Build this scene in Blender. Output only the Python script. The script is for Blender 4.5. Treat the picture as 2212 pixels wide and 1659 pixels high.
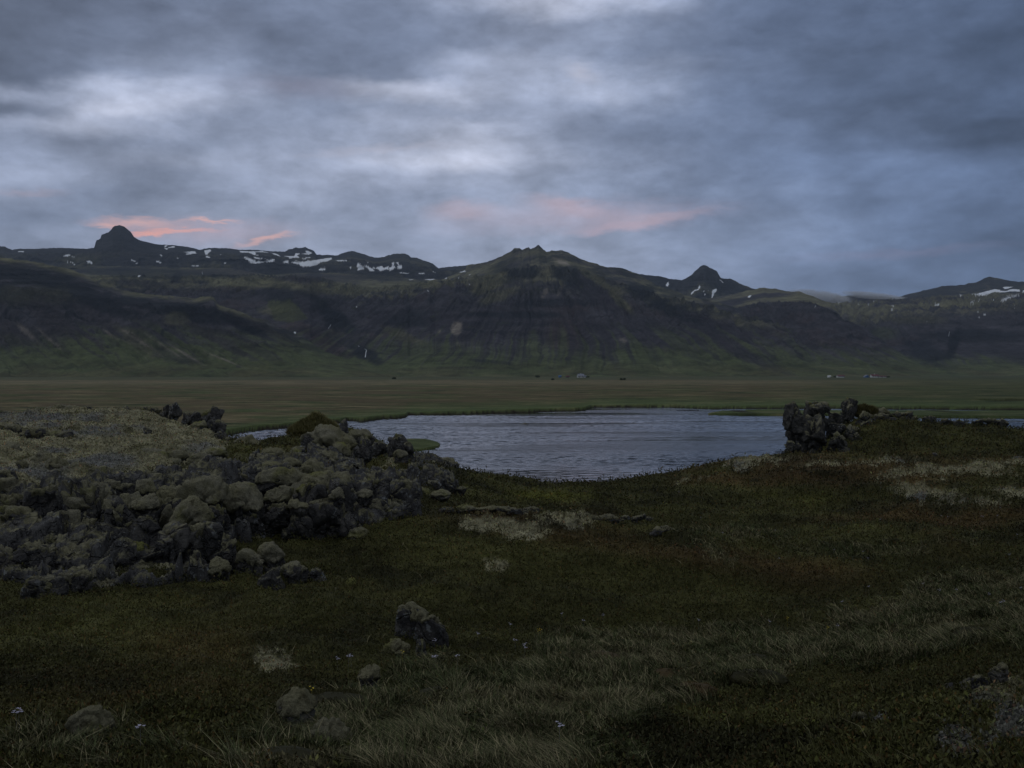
import bpy, math, random
import numpy as np
from mathutils import Vector

# ------------------------------------------------------------------ clean + camera
sc = bpy.context.scene
for o in list(bpy.data.objects):
    bpy.data.objects.remove(o)
COL = sc.collection
F = 2125.0            # focal length, in units of a 2212 x 1659 picture
CX, HY = 1106.0, 806.0
EZ = 7.0              # eye height above the water (water is z = 0)
cam_d = bpy.data.cameras.new('camera')
cam_d.sensor_width = 36.0
cam_d.lens = 36.0 * F / 2212.0
cam_d.clip_start = 0.1
cam_d.clip_end = 60000
cam = bpy.data.objects.new('camera', cam_d)
COL.objects.link(cam)
PITCH = math.atan(23.5 / F)
cam.location = (0, 0, EZ)
cam.rotation_euler = (math.pi / 2 - PITCH, 0, 0)
sc.camera = cam

# ------------------------------------------------------------------ exposure
sc.view_settings.view_transform = 'Standard'
sc.view_settings.look = 'None'
sc.view_settings.exposure = 0.0
sc.view_settings.gamma = 1.0
sc.render.engine = 'CYCLES'
sc.cycles.max_bounces = 6
sc.cycles.diffuse_bounces = 2
sc.cycles.glossy_bounces = 3
sc.cycles.volume_bounces = 0
sc.cycles.volume_step_rate = 10

SUN_EL, SUN_AZ = math.radians(32), math.radians(-62)   # lamp direction, off to the left for side relief

def lin(c):
    c = c / 255.0
    return c / 12.92 if c <= 0.04045 else ((c + 0.055) / 1.055) ** 2.4

class NT:
    """small helper for node trees"""
    def __init__(self, tree):
        self.t = tree
        self.n = tree.nodes
        self.l = tree.links
    def put(self, sock, v):
        if v is None:
            return
        if isinstance(v, bpy.types.NodeSocket):
            self.l.new(v, sock)
        else:
            sock.default_value = v
    def math(self, op, a, b=None, c=None, clamp=False):
        n = self.n.new('ShaderNodeMath'); n.operation = op; n.use_clamp = clamp
        self.put(n.inputs[0], a); self.put(n.inputs[1], b); self.put(n.inputs[2], c)
        return n.outputs[0]
    def vmath(self, op, a, b=None, scale=None):
        n = self.n.new('ShaderNodeVectorMath'); n.operation = op
        self.put(n.inputs[0], a); self.put(n.inputs[1], b)
        if scale is not None:
            self.put(n.inputs['Scale'], scale)
        return n.outputs[0]
    def comb(self, x, y, z):
        n = self.n.new('ShaderNodeCombineXYZ')
        self.put(n.inputs[0], x); self.put(n.inputs[1], y); self.put(n.inputs[2], z)
        return n.outputs[0]
    def sep(self, v):
        n = self.n.new('ShaderNodeSeparateXYZ'); self.put(n.inputs[0], v)
        return n.outputs
    def noise(self, v, scale, detail=4, rough=0.5, dist=0.0, color=False):
        n = self.n.new('ShaderNodeTexNoise')
        self.put(n.inputs['Vector'], v); n.inputs['Scale'].default_value = scale
        n.inputs['Detail'].default_value = detail; n.inputs['Roughness'].default_value = rough
        n.inputs['Distortion'].default_value = dist
        return n.outputs['Color' if color else 'Fac']
    def voro(self, v, scale, feature='F1', rnd=1.0, out='Distance'):
        n = self.n.new('ShaderNodeTexVoronoi'); n.feature = feature
        self.put(n.inputs['Vector'], v); n.inputs['Scale'].default_value = scale
        n.inputs['Randomness'].default_value = rnd
        return n.outputs[out]
    def mapr(self, v, a, b, c=0.0, d=1.0, smooth=True):
        n = self.n.new('ShaderNodeMapRange')
        if smooth:
            n.interpolation_type = 'SMOOTHSTEP'
        self.put(n.inputs[0], v)
        for i, q in enumerate((a, b, c, d)):
            self.put(n.inputs[i + 1], q)
        return n.outputs[0]
    def mix(self, fac, a, b, mode='MIX'):
        n = self.n.new('ShaderNodeMix'); n.data_type = 'RGBA'; n.blend_type = mode
        self.put(n.inputs[0], fac)
        def c4(q):
            return (*q, 1) if isinstance(q, tuple) and len(q) == 3 else q
        self.put(n.inputs[6], c4(a)); self.put(n.inputs[7], c4(b))
        return n.outputs[2]

# ------------------------------------------------------------------ world (dusk overcast)
# brightness of the cloud deck by direction (rows = elevation, columns = azimuth)
SKX = [0, 150, 300, 450, 600, 750, 900, 1050, 1200, 1350, 1500, 1650, 1800, 1950, 2100, 2212]
SKY_ROWS = [
 (-1400, [ 60, 62, 64, 66, 68, 70, 72, 74, 74, 72, 68, 64, 60, 58, 56, 56]),
 (-500,  [ 84, 88, 92, 95, 98,102,106,108,106,100, 94, 88, 82, 78, 74, 72]),
 (-120,  [ 92, 98,104,110,115,122,134,152,160,146,122,108, 98, 92, 86, 84]),
 (0,     [ 98,102,110,117,118,124,134,160,206,186,132,118,110,104, 96, 90]),
 (55,    [ 98,102,118,132,118,118,124,136,156,140,132,118,108,100, 93, 86]),
 (110,   [100,104,122,140,124,118,118,130,156,140,126,116,102, 96, 90, 88]),
 (160,   [108,118,140,148,130,116,132,164,168,172,142,116,100, 96, 94,100]),
 (195,   [158,158,182,156,130,118,196,166,160,190,146,120,100, 98, 96,104]),
 (235,   [104,150,206,164,138,136,158,156,158,160,138,118,104, 98, 94, 98]),
 (265,   [150,182,172,146,144,150,166,186,158,142,134,124,108, 98, 88, 84]),
 (300,   [144,146,148,142,152,156,166,196,160,144,128,124,120,112, 92, 80]),
 (345,   [144,148,156,160,154,160,192,200,164,146,130,122,118,120,106, 88]),
 (385,   [152,150,136,148,158,164,158,162,158,146,132,122,118,116,116,102]),
 (425,   [144,130,128,150,160,150,142,152,156,146,140,132,122,114,112,104]),
 (470,   [122,124,140,156,150,146,150,158,162,154,144,138,128,120,112,104]),
 (520,   [134,140,150,158,160,152,146,154,158,156,150,142,130,118,110,104]),
 (570,   [144,148,154,160,162,158,154,158,160,158,152,144,132,122,114,110]),
 (620,   [150,154,158,160,160,160,160,160,160,158,152,140,124,118,114,112]),
 (830,   [120,124,128,130,130,130,130,130,130,128,122,118,110,104,100, 98]),
]
world = bpy.data.worlds.new('World')
sc.world = world
world.use_nodes = True
W = NT(world.node_tree)
W.n.clear()
out = W.n.new('ShaderNodeOutputWorld')
bg = W.n.new('ShaderNodeBackground')
W.l.new(bg.outputs[0], out.inputs[0])
tc = W.n.new('ShaderNodeTexCoord')
d = tc.outputs['Generated']
dx, dy, dz = W.sep(d)
ysafe = W.math('MAXIMUM', dy, 0.12)
tu = W.math('DIVIDE', dx, ysafe)
tv = W.math('DIVIDE', dz, ysafe)
# cloud-deck coordinates: where the view ray meets a flat deck
zs = W.math('ADD', W.math('MAXIMUM', dz, 0.0), 0.22)
pc = W.vmath('MULTIPLY', d, (1.0, 1.0, 2.1))
n1 = W.noise(pc, 4.5, 5, 0.55, 0.3, color=True)
n2 = W.noise(pc, 11.0, 5, 0.55, 0.0, color=True)
w1 = W.sep(W.vmath('SUBTRACT', n1, (0.5, 0.5, 0.5)))
w2 = W.sep(W.vmath('SUBTRACT', n2, (0.5, 0.5, 0.5)))
px = W.math('MULTIPLY_ADD', tu, F, CX)
py = W.math('MULTIPLY_ADD', tv, -F, HY)
pxw = W.math('ADD', px, W.math('ADD', W.math('MULTIPLY', w1[0], 240.0), W.math('MULTIPLY', w2[0], 220.0)))
# less vertical warp towards the horizon, where the deck is seen edge on
vamp = W.mapr(py, 0.0, 620.0, 1.0, 0.35)
pyw = W.math('ADD', py, W.math('MULTIPLY', vamp, W.math('ADD', W.math('MULTIPLY', w1[1], 100.0), W.math('MULTIPLY', w2[1], 120.0))))
fac_u = W.math('DIVIDE', W.math('ADD', pxw, 300.0), 2812.0, clamp=True)
def skycol(L, x):
    t = min(max((x - 1150) / 1000.0, 0), 1)       # bluer towards the right
    b = min(max((L - 120) / 80.0, 0), 1)          # whiter where bright
    r = 0.880 + 0.08 * b - 0.075 * t
    g = 0.968 + 0.02 * b - 0.012 * t
    bl = 1.155 - 0.07 * b + 0.075 * t
    return (lin(min(L * r, 255)), lin(min(L * g, 255)), lin(min(L * bl, 255)), 1)
prev = None; prevy = None
for yy, Ls in SKY_ROWS:
    r = W.n.new('ShaderNodeValToRGB')
    r.color_ramp.interpolation = 'B_SPLINE'
    el = r.color_ramp.elements
    for i, (x, L) in enumerate(zip(SKX, Ls)):
        p = (x + 300) / 2812.0
        e = el[i] if i < 2 else el.new(p)
        e.position = p; e.color = skycol(L, x)
    W.l.new(fac_u, r.inputs[0])
    c = r.outputs[0]
    if prev is None:
        prev = c
    else:
        prev = W.mix(W.mapr(pyw, prevy, yy), prev, c)
    prevy = yy
sky_c = prev
# thin filaments
n3 = W.noise(pc, 10.0, 8, 0.62, 0.15)
n4 = W.noise(W.comb(W.math('MULTIPLY', pxw, 0.004), W.math('MULTIPLY', pyw, 0.013), 0.3), 1.0, 5, 0.55, 0.4)
mod = W.math('MULTIPLY', W.mapr(n3, 0.3, 0.7, 0.76, 1.24, False), W.mapr(n4, 0.3, 0.7, 0.94, 1.06, False))
n5 = W.noise(pc, 26.0, 6, 0.6, 0.3)
mod = W.math('MULTIPLY', mod, W.mapr(n5, 0.3, 0.7, 0.90, 1.10, False))
n6 = W.noise(W.vmath('ADD', pc, (3.1, 1.7, 0.4)), 6.5, 6, 0.56, 0.25)
mod = W.math('MULTIPLY', mod, W.mapr(n6, 0.43, 0.57, 0.94, 1.10))
sky_c = W.vmath('SCALE', sky_c, scale=mod)
# cloud edges still lit from below the horizon, salmon
def blob(cx, cy, rx, ry, rot, col, amt, soft=1.0):
    global sky_c
    m = W.n.new('ShaderNodeMapping'); m.vector_type = 'TEXTURE'
    m.inputs['Location'].default_value = (cx, cy, 0)
    m.inputs['Rotation'].default_value = (0, 0, math.radians(rot))
    m.inputs['Scale'].default_value = (rx, ry, 1)
    W.l.new(blobv, m.inputs[0])
    g = W.n.new('ShaderNodeTexGradient'); g.gradient_type = 'SPHERICAL'
    W.l.new(m.outputs[0], g.inputs[0])
    f = W.math('MULTIPLY', W.mapr(g.outputs['Fac'], 0.0, soft), amt)
    sky_c = W.mix(f, sky_c, col)
px_b = W.math('ADD', px, W.math('ADD', W.math('MULTIPLY', w1[0], 60.0), W.math('MULTIPLY', w2[0], 80.0)))
nf = W.noise(W.comb(W.math('MULTIPLY', px, 0.02), W.math('MULTIPLY', py, 0.07), 0.0), 1.0, 4, 0.6, 0.3)
py_b = W.math('ADD', py, W.math('ADD', W.math('MULTIPLY', w2[1], 26.0), W.math('MULTIPLY', W.math('SUBTRACT', nf, 0.5), 34.0)))
blobv = W.comb(px_b, py_b, 0.0)
SAL = (lin(226), lin(174), lin(164)); PNK = (lin(196), lin(168), lin(178)); ORG = (lin(238), lin(163), lin(144))
blob(300, 484, 150, 20, 2, SAL, 0.6)
blob(240, 492, 70, 10, 6, SAL, 0.6)
blob(390, 499, 130, 9, -3, ORG, 0.7)
blob(455, 477, 90, 8, 0, SAL, 0.75)
blob(330, 508, 90, 8, -4, ORG, 0.8)
blob(570, 516, 90, 9, -10, SAL, 0.7)
blob(450, 500, 280, 44, 0, PNK, 0.35)
blob(60, 416, 130, 14, 0, SAL, 0.1)
blob(1010, 456, 110, 34, 0, SAL, 0.2)
blob(1235, 448, 150, 30, 8, SAL, 0.22)
blob(1420, 470, 210, 20, -7, SAL, 0.2)
blob(1330, 492, 170, 16, -8, PNK, 0.4)
blob(1250, 470, 420, 50, -3, PNK, 0.28)
blob(650, 190, 260, 40, 3, (lin(140), lin(134), lin(150)), 0.3)
blob(820, 325, 260, 14, -4, (lin(185), lin(180), lin(192)), 0.25)
blob(1270, 160, 70, 28, 20, (lin(200), lin(198), lin(210)), 0.35)
blob(1950, 545, 330, 18, -4, (lin(130), lin(126), lin(152)), 0.3)
# upper sky and the sky behind the camera: dull low down, zenith brightened to light the land
back = W.mix(W.mapr(dz, 0.15, 0.85), W.mix(W.mapr(n1, 0.3, 0.7), (0.11, 0.13, 0.165), (0.15, 0.17, 0.21)), W.mix(W.mapr(n1, 0.3, 0.7), (0.36, 0.38, 0.42), (0.50, 0.52, 0.56)))
front = W.mapr(dy, 0.25, 0.70)
sky_c = W.mix(front, back, sky_c)
# below the horizon nothing is seen but the ground
sky_c = W.mix(W.mapr(dz, -0.03, 0.0), (0.02, 0.022, 0.025), sky_c)
ns = W.n.new('ShaderNodeTexSky'); ns.sky_type = 'NISHITA'; ns.sun_disc = False
ns.sun_elevation = SUN_EL; ns.sun_rotation = SUN_AZ
ns.altitude = 50; ns.air_density = 1.0; ns.dust_density = 1.0
nish = W.vmath('SCALE', ns.outputs[0], scale=0.003)
tot = W.vmath('ADD', W.vmath('SCALE', sky_c, scale=1.10), nish)
W.l.new(tot, bg.inputs['Color'])
bg.inputs['Strength'].default_value = 1.0

# soft directional lamp added from the left to bring out relief
sl = bpy.data.lights.new('sun', 'SUN')
sl.energy = 0.34; sl.angle = math.radians(22); sl.color = (0.95, 0.97, 1.0)
so = bpy.data.objects.new('sun', sl); COL.objects.link(so)
so.rotation_euler = Vector((math.sin(SUN_AZ) * math.cos(SUN_EL), math.cos(SUN_AZ) * math.cos(SUN_EL), math.sin(SUN_EL))).to_track_quat('Z', 'Y').to_euler()

# ------------------------------------------------------------------ numpy noise
rng = np.random.default_rng(7)
_perm = np.tile(rng.permutation(256), 3)
_g2 = np.stack([np.cos(np.arange(256) * 2.399963), np.sin(np.arange(256) * 2.399963)], 1)
_t = rng.normal(size=(256, 3)); _g3 = _t / np.linalg.norm(_t, axis=1)[:, None]
def perlin2(x, y):
    xi = np.floor(x).astype(np.int64); yi = np.floor(y).astype(np.int64)
    xf = x - xi; yf = y - yi
    u = xf * xf * xf * (xf * (xf * 6 - 15) + 10); v = yf * yf * yf * (yf * (yf * 6 - 15) + 10)
    xi &= 255; yi &= 255
    def g(i, j, a, b):
        h = _perm[_perm[(xi + i) & 255] + ((yi + j) & 255)]
        return _g2[h, 0] * a + _g2[h, 1] * b
    a = g(0, 0, xf, yf); b = g(1, 0, xf - 1, yf); c = g(0, 1, xf, yf - 1); e = g(1, 1, xf - 1, yf - 1)
    return ((a + u * (b - a)) * (1 - v) + (c + u * (e - c)) * v) * 1.5
def perlin3(p):
    i = np.floor(p).astype(np.int64); f = p - i
    w = f * f * f * (f * (f * 6 - 15) + 10); i &= 255
    r = 0
    for a in (0, 1):
        for b in (0, 1):
            for c in (0, 1):
                h = _perm[_perm[_perm[(i[:, 0] + a) & 255] + ((i[:, 1] + b) & 255)] + ((i[:, 2] + c) & 255)]
                g = _g3[h]
                dt = g[:, 0] * (f[:, 0] - a) + g[:, 1] * (f[:, 1] - b) + g[:, 2] * (f[:, 2] - c)
                r = r + dt * (w[:, 0] if a else 1 - w[:, 0]) * (w[:, 1] if b else 1 - w[:, 1]) * (w[:, 2] if c else 1 - w[:, 2])
    return r * 1.5
def fbm2(x, y, octv=4, gain=0.5, seed=0.0, mode=None):
    s = 0; a = 1.0; t = 0
    for k in range(octv):
        n = perlin2(x * 2.03 ** k + seed + 17.3 * k, y * 2.03 ** k - seed * 1.7 + 9.1 * k)
        if mode == 'ridge': n = 1 - 2 * np.abs(n)
        if mode == 'billow': n = 2 * np.abs(n) - 0.5
        s = s + a * n; t += a; a *= gain
    return s / t
def fbm3(p, octv=4, gain=0.5, mode=None):
    s = 0; a = 1.0; t = 0
    for k in range(octv):
        n = perlin3(p * 2.03 ** k + 11.7 * k)
        if mode == 'ridge': n = 1 - 2 * np.abs(n)
        s = s + a * n; t += a; a *= gain
    return s / t
def sstep(x, a, b):
    t = np.clip((x - a) / (b - a), 0, 1)
    return t * t * (3 - 2 * t)
def inpoly(x, y, poly):
    r = np.zeros(np.shape(x), bool)
    n = len(poly); j = n - 1
    for i in range(n):
        xi, yi = poly[i]; xj, yj = poly[j]
        if yi != yj:
            c = ((yi > y) != (yj > y)) & (x < (xj - xi) * (y - yi) / (yj - yi) + xi)
            r ^= c
        j = i
    return r
def gb(x, y, cx, cy, rx, ry, rot=0.0):
    c, s = math.cos(math.radians(rot)), math.sin(math.radians(rot))
    a = ((x - cx) * c + (y - cy) * s) / rx; b = (-(x - cx) * s + (y - cy) * c) / ry
    return np.exp(-(a * a + b * b))

# ------------------------------------------------------------------ scene helpers
def tag(o, label=None, cat=None, group=None, kind=None):
    if label: o['label'] = label
    if cat: o['category'] = cat
    if group: o['group'] = group
    if kind: o['kind'] = kind
    return o
def empty(name, loc, rz=0.0):
    o = bpy.data.objects.new(name, None); o.location = loc; o.rotation_euler = (0, 0, rz)
    o.empty_display_size = 0.3; COL.objects.link(o)
    return o
def mesh_obj(name, V, Fc, mat=None, parent=None, col=None, smooth=True, loc=None, attrs=None):
    """V (n,3) array, Fc (m,k) int array of k-gons"""
    me = bpy.data.meshes.new(name)
    V = np.ascontiguousarray(V, np.float32); Fc = np.ascontiguousarray(Fc, np.int32)
    nf, k = Fc.shape
    me.vertices.add(len(V)); me.vertices.foreach_set('co', V.ravel())
    me.loops.add(nf * k); me.loops.foreach_set('vertex_index', Fc.ravel())
    me.polygons.add(nf)
    me.polygons.foreach_set('loop_start', np.arange(0, nf * k, k, dtype=np.int32))
    me.polygons.foreach_set('loop_total', np.full(nf, k, np.int32))
    me.polygons.foreach_set('use_smooth', np.full(nf, smooth))
    if col is not None:
        a = me.color_attributes.new('Col', 'FLOAT_COLOR', 'POINT')
        c = np.ones((len(V), 4), np.float32); c[:, :col.shape[1]] = col
        a.data.foreach_set('color', c.ravel())
    me.update(calc_edges=True); me.validate(verbose=False)
    if mat: me.materials.append(mat)
    o = bpy.data.objects.new(name, me); COL.objects.link(o)
    if parent: o.parent = parent
    if loc is not None: o.location = loc
    return o
def grid_faces(nr, nc):
    i = np.arange(nr - 1)[:, None] * nc + np.arange(nc - 1)[None, :]
    return np.stack([i, i + 1, i + nc + 1, i + nc], -1).reshape(-1, 4)
def to_pix(x, y, z):
    return CX + F * x / y, HY - F * (z - EZ) / y
def pt(px_, py_, Y):
    return np.array([(px_ - CX) / F * Y, Y, EZ - (py_ - HY) / F * Y])

def new_mat(name, rough=0.9, spec=0.2):
    m = bpy.data.materials.new(name); m.use_nodes = True
    t = NT(m.node_tree); t.n.clear()
    o = t.n.new('ShaderNodeOutputMaterial'); b = t.n.new('ShaderNodeBsdfPrincipled')
    t.l.new(b.outputs[0], o.inputs[0])
    b.inputs['Roughness'].default_value = rough
    b.inputs['Specular IOR Level'].default_value = spec
    t.b = b; t.o = o
    return m, t
def attr(t, name='Col'):
    n = t.n.new('ShaderNodeAttribute'); n.attribute_name = name
    return n.outputs['Color']
def objco(t):
    return t.n.new('ShaderNodeTexCoord').outputs['Object']
def bump(t, h, strength=0.5, dist=0.05):
    n = t.n.new('ShaderNodeBump'); n.inputs['Strength'].default_value = strength
    n.inputs['Distance'].default_value = dist
    t.put(n.inputs['Height'], h)
    t.l.new(n.outputs[0], t.b.inputs['Normal'])

# materials -------------------------------------------------------
m_ground, t = new_mat('heath_ground', 0.95, 0.08)
co = objco(t)
na = t.noise(co, 9.0, 6, 0.65); nb = t.noise(co, 1.3, 4, 0.6)
k = t.math('MULTIPLY', t.mapr(na, 0.3, 0.72, 0.55, 1.45, False), t.mapr(nb, 0.3, 0.7, 0.8, 1.2, False))
t.put(t.b.inputs['Base Color'], t.vmath('SCALE', attr(t), scale=k))
bump(t, na, 0.6, 0.05)

m_hill, t = new_mat('mountain_ground', 0.95, 0.05)
co = objco(t)
na = t.noise(co, 0.035, 8, 0.72)
nb = t.noise(t.vmath('MULTIPLY', co, (1.0, 1.0, 3.2)), 0.012, 7, 0.66, 0.4)
k = t.math('MULTIPLY', t.mapr(na, 0.32, 0.68, 0.6, 1.45, False), t.mapr(nb, 0.36, 0.64, 0.72, 1.3, False))
base = t.vmath('SCALE', attr(t), scale=k)
# snow keeps its own colour
lum = t.mapr(t.sep(attr(t))[0], 0.45, 0.7)
t.put(t.b.inputs['Base Color'], t.mix(lum, base, attr(t)))
bump(t, t.math('ADD', na, t.math('MULTIPLY', nb, 1.2)), 0.8, 12.0)

m_leaf, t = new_mat('foliage', 0.8, 0.15)
t.put(t.b.inputs['Base Color'], attr(t))

def rock_mat(name, dark=(0.030, 0.030, 0.032), light=(0.098, 0.095, 0.090), lichen=(0.24, 0.26, 0.27), lich=1.0):
    m, t = new_mat(name, 0.85, 0.25)
    g = t.n.new('ShaderNodeNewGeometry')
    co = g.outputs['Position']
    a = t.noise(co, 3.2, 8, 0.68); b_ = t.noise(co, 14.0, 6, 0.7)
    base = t.mix(t.mapr(a, 0.38, 0.68), dark, light)
    base = t.mix(t.mapr(b_, 0.55, 0.8, 0, 0.5), base, (light[0] * 1.5, light[1] * 1.5, light[2] * 1.5))
    wv = t.vmath('ADD', co, t.vmath('SCALE', t.noise(co, 6.0, 3, 0.6, color=True), scale=0.22))
    v = t.voro(wv, 8.5)
    big = t.noise(co, 1.3, 4, 0.6)
    spots = t.math('MULTIPLY', t.mapr(v, 0.36, 0.22), t.mapr(big, 0.5, 0.64, 0, 0.75 * lich))
    base = t.mix(spots, base, lichen)
    v2 = t.voro(wv, 21.0)
    base = t.mix(t.math('MULTIPLY', t.mapr(v2, 0.26, 0.14), t.mapr(b_, 0.45, 0.6, 0, 0.6 * lich)), base, lichen)
    mossy = t.math('MULTIPLY', t.mapr(t.sep(g.outputs['Normal'])[2], 0.45, 0.85), t.mapr(t.noise(co, 2.2, 6, 0.7), 0.45, 0.56))
    base = t.mix(t.math('MULTIPLY', mossy, 0.9), base, t.mix(t.mapr(t.noise(co, 5.0, 4, 0.6), 0.4, 0.6), (0.20, 0.19, 0.115), (0.10, 0.095, 0.05)))
    t.put(t.b.inputs['Base Color'], base)
    cr = t.voro(t.vmath('ADD', co, t.vmath('SCALE', t.noise(co, 2.5, 3, 0.6, color=True), scale=0.5)), 2.4, 'DISTANCE_TO_EDGE')
    h = t.math('ADD', t.math('MULTIPLY', b_, 0.9), t.math('ADD', a, t.mapr(cr, 0.0, 0.05, -0.9, 0.0)))
    bump(t, h, 0.9, 0.10)
    return m
m_rock = rock_mat('basalt')
m_crag = rock_mat('crag_basalt', (0.022, 0.022, 0.022), (0.075, 0.074, 0.068), (0.28, 0.29, 0.28), 1.0)

m_moss, t = new_mat('woolly_moss', 1.0, 0.02)
g = t.n.new('ShaderNodeNewGeometry'); co = g.outputs['Position']
a = t.noise(co, 2.0, 5, 0.6); b_ = t.noise(co, 42.0, 6, 0.75); c_ = t.noise(co, 9.0, 6, 0.68)
c = t.mix(t.mapr(a, 0.35, 0.65), (0.165, 0.158, 0.098), (0.175, 0.168, 0.125))
c = t.mix(t.mapr(t.noise(co, 1.1, 3, 0.6), 0.52, 0.7, 0, 0.8), c, (0.13, 0.135, 0.035))
c = t.mix(t.mapr(c_, 0.54, 0.70, 0, 0.8), c, (0.05, 0.045, 0.025))
c = t.vmath('SCALE', c, scale=t.mapr(b_, 0.3, 0.7, 0.75, 1.65, False))
t.put(t.b.inputs['Base Color'], c)
bump(t, t.math('ADD', b_, t.math('MULTIPLY', c_, 2.0)), 1.0, 0.05)

def flat_mat(name, col, rough=0.7):
    m, t = new_mat(name, rough, 0.3)
    co = objco(t)
    k = t.mapr(t.noise(co, 1.5, 5, 0.6), 0.3, 0.7, 0.85, 1.1, False)
    n = t.n.new('ShaderNodeRGB'); n.outputs[0].default_value = (*col, 1)
    t.put(t.b.inputs['Base Color'], t.vmath('SCALE', n.outputs[0], scale=k))
    return m
m_white = flat_mat('white_wall', (0.62, 0.64, 0.66))
m_red = flat_mat('red_roof', (0.105, 0.036, 0.042))
m_grey = flat_mat('grey_roof', (0.20, 0.22, 0.27))
m_blue = flat_mat('blue_wall', (0.05, 0.14, 0.34))
m_darkroof = flat_mat('dark_roof', (0.06, 0.05, 0.06))
m_glass = flat_mat('window_glass', (0.03, 0.035, 0.045), 0.2)
m_wood = flat_mat('bark', (0.05, 0.04, 0.03))

m_water, t = new_mat('lake_water', 0.05, 0.5)
co = objco(t)
sx = t.vmath('MULTIPLY', co, (1.0, 1.0, 1.0))
r1 = t.noise(t.vmath('MULTIPLY', co, (0.55, 1.5, 1.0)), 1.5, 4, 0.6, 0.2)
r2 = t.noise(t.vmath('MULTIPLY', co, (0.5, 1.3, 1.0)), 0.55, 3, 0.5, 0.3)
# calmer and rougher lanes made by the wind
lane = t.noise(t.vmath('MULTIPLY', co, (0.016, 0.085, 1.0)), 1.0, 5, 0.6, 0.8)
rip = t.mapr(lane, 0.42, 0.58, 0.35, 1.9)
h = t.math('MULTIPLY', t.math('ADD', r1, t.math('MULTIPLY', r2, 1.2)), rip)
t.b.inputs['Base Color'].default_value = (0.006, 0.008, 0.008, 1)
t.b.inputs['IOR'].default_value = 1.45
t.put(t.b.inputs['Roughness'], t.mapr(lane, 0.36, 0.62, 0.07, 0.16))
bump(t, h, 1.0, 0.03)

m_fall, t = new_mat('falling_water', 0.6, 0.4)
co = objco(t)
t.put(t.b.inputs['Base Color'], t.mix(t.mapr(t.noise(t.vmath('MULTIPLY', co, (1.0, 1.0, 0.2)), 0.6, 4, 0.6), 0.35, 0.65), (0.45, 0.5, 0.56), (0.8, 0.84, 0.88)))

# ------------------------------------------------------------------ fore ground height field
P = [(-700,1700,4),(-300,1659,4.3),(0,1659,4.3),(400,1659,4.2),(800,1659,4.3),(1106,1659,4.4),(1500,1659,4.3),(1900,1659,4.0),(2212,1659,3.8),(2700,1650,3.8),
 (-700,1540,6),(0,1540,6.2),(400,1540,6.1),(800,1540,6.4),(1200,1540,6.6),(1600,1540,6.4),(2000,1540,5.6),(2212,1540,5.1),(2700,1500,5.2),
 (-700,1400,9),(0,1450,8.3),(400,1440,8.5),(800,1440,9.0),(1200,1430,9.8),(1600,1430,9.6),(1900,1430,8.8),(2212,1430,7.6),(2700,1400,8),
 (0,1350,11),(400,1350,11.3),(800,1350,12),(1100,1350,13),(1400,1355,13.3),(1700,1360,13),(2000,1350,12.3),(2212,1340,11.3),(2700,1300,12),
 (0,1275,13.6),(300,1282,13.6),(600,1270,14.5),(900,1250,15.5),(1200,1260,15.5),(1500,1270,15.5),(1750,1295,15.3),(2000,1260,16),(2212,1240,16),
 (600,1180,17.5),(700,1165,18.5),(950,1112,20.5),(1150,1115,20.5),(1350,1140,19.5),(1550,1180,18),(1750,1240,17),
 (1500,1140,26),(1700,1180,22),(1900,1160,22),(2212,1150,21),
 (1000,1080,26),(1250,1085,30),(1100,1040,38),(1250,1045,42),(1400,1030,42),(1550,1003,44),(1700,985,46),(1900,991,46),(2212,991,46),
 (2212,1050,32),(1900,1060,32),(1700,1070,32),(1500,1090,32),(2700,980,46),(2700,1080,28),
 (900,1050,25),(900,1012,32),(980,1010,38),(800,1000,32),(700,1005,27),(700,965,34),(600,962,37),(550,1015,26),
 (0,1048,18.8),(150,1052,18.4),(300,1045,20),(450,1035,21),(0,965,27),(200,985,25),(400,965,28),(0,922,38),(200,914,40),(300,908,46),(420,933,38),(475,960,36),
 (0,914,46),(-500,918,40),(-500,1040,18),(-500,1250,14),
 (600,947,45),(670,926,51),(730,960,46),(790,972,42),(545,961,42),(880,994,42)]
Q = [(-500,68,-.5),(0,70,-.5),(300,66,-.5),(500,60,-.6),(520,50,.2),(660,64,-.5),(760,58,-.4),(900,58,-.6),(1050,54,-.4),
 (-500,95,-2),(0,95,-2),(300,95,-2),(660,90,-2),(900,85,-2),(1100,58,-.8),(1300,58,-.8),(1450,58,-.8),(1600,57,-.6),
 (1100,85,-2),(1300,85,-2),(1500,85,-2),(1660,66,-.9),(1660,85,-2),(1850,90,-2),(2100,90,-2),(2300,90,-2),(2700,90,-2),
 (1860,53,2.1),(2212,53,2.2),(-500,200,-4),(400,200,-4),(1106,200,-4),(1800,200,-4),(2700,200,-4),
 (-700,1.2,5.3),(0,1.2,5.4),(1106,1.2,5.4),(2212,1.2,5.4),(2900,1.2,5.4)]
P += [(1950,909,68.5),(2060,916,67.5),(2160,923,66.5),(1790,982,60),(1860,905,68),(2212,932,64),(2212,965,58),(2000,960,60),(2600,940,64),(1720,985,60),(1700,990,64)]
A = []
for a, b, Y in P: A.append(((a - CX) / F, math.log(Y), EZ - (b - HY) / F * Y))
for a, Y, z in Q: A.append(((a - CX) / F, math.log(Y), z))
A = np.array(A)
def tps(r2): return 0.5 * r2 * np.log(r2 + 1e-9)
D2 = (A[:, None, 0] - A[None, :, 0]) ** 2 + (A[:, None, 1] - A[None, :, 1]) ** 2
N = len(A)
K = np.zeros((N + 3, N + 3)); K[:N, :N] = tps(D2) + np.eye(N) * 2e-4
K[:N, N] = 1; K[:N, N + 1:] = A[:, :2]; K[N, :N] = 1; K[N + 1:, :N] = A[:, :2].T
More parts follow.
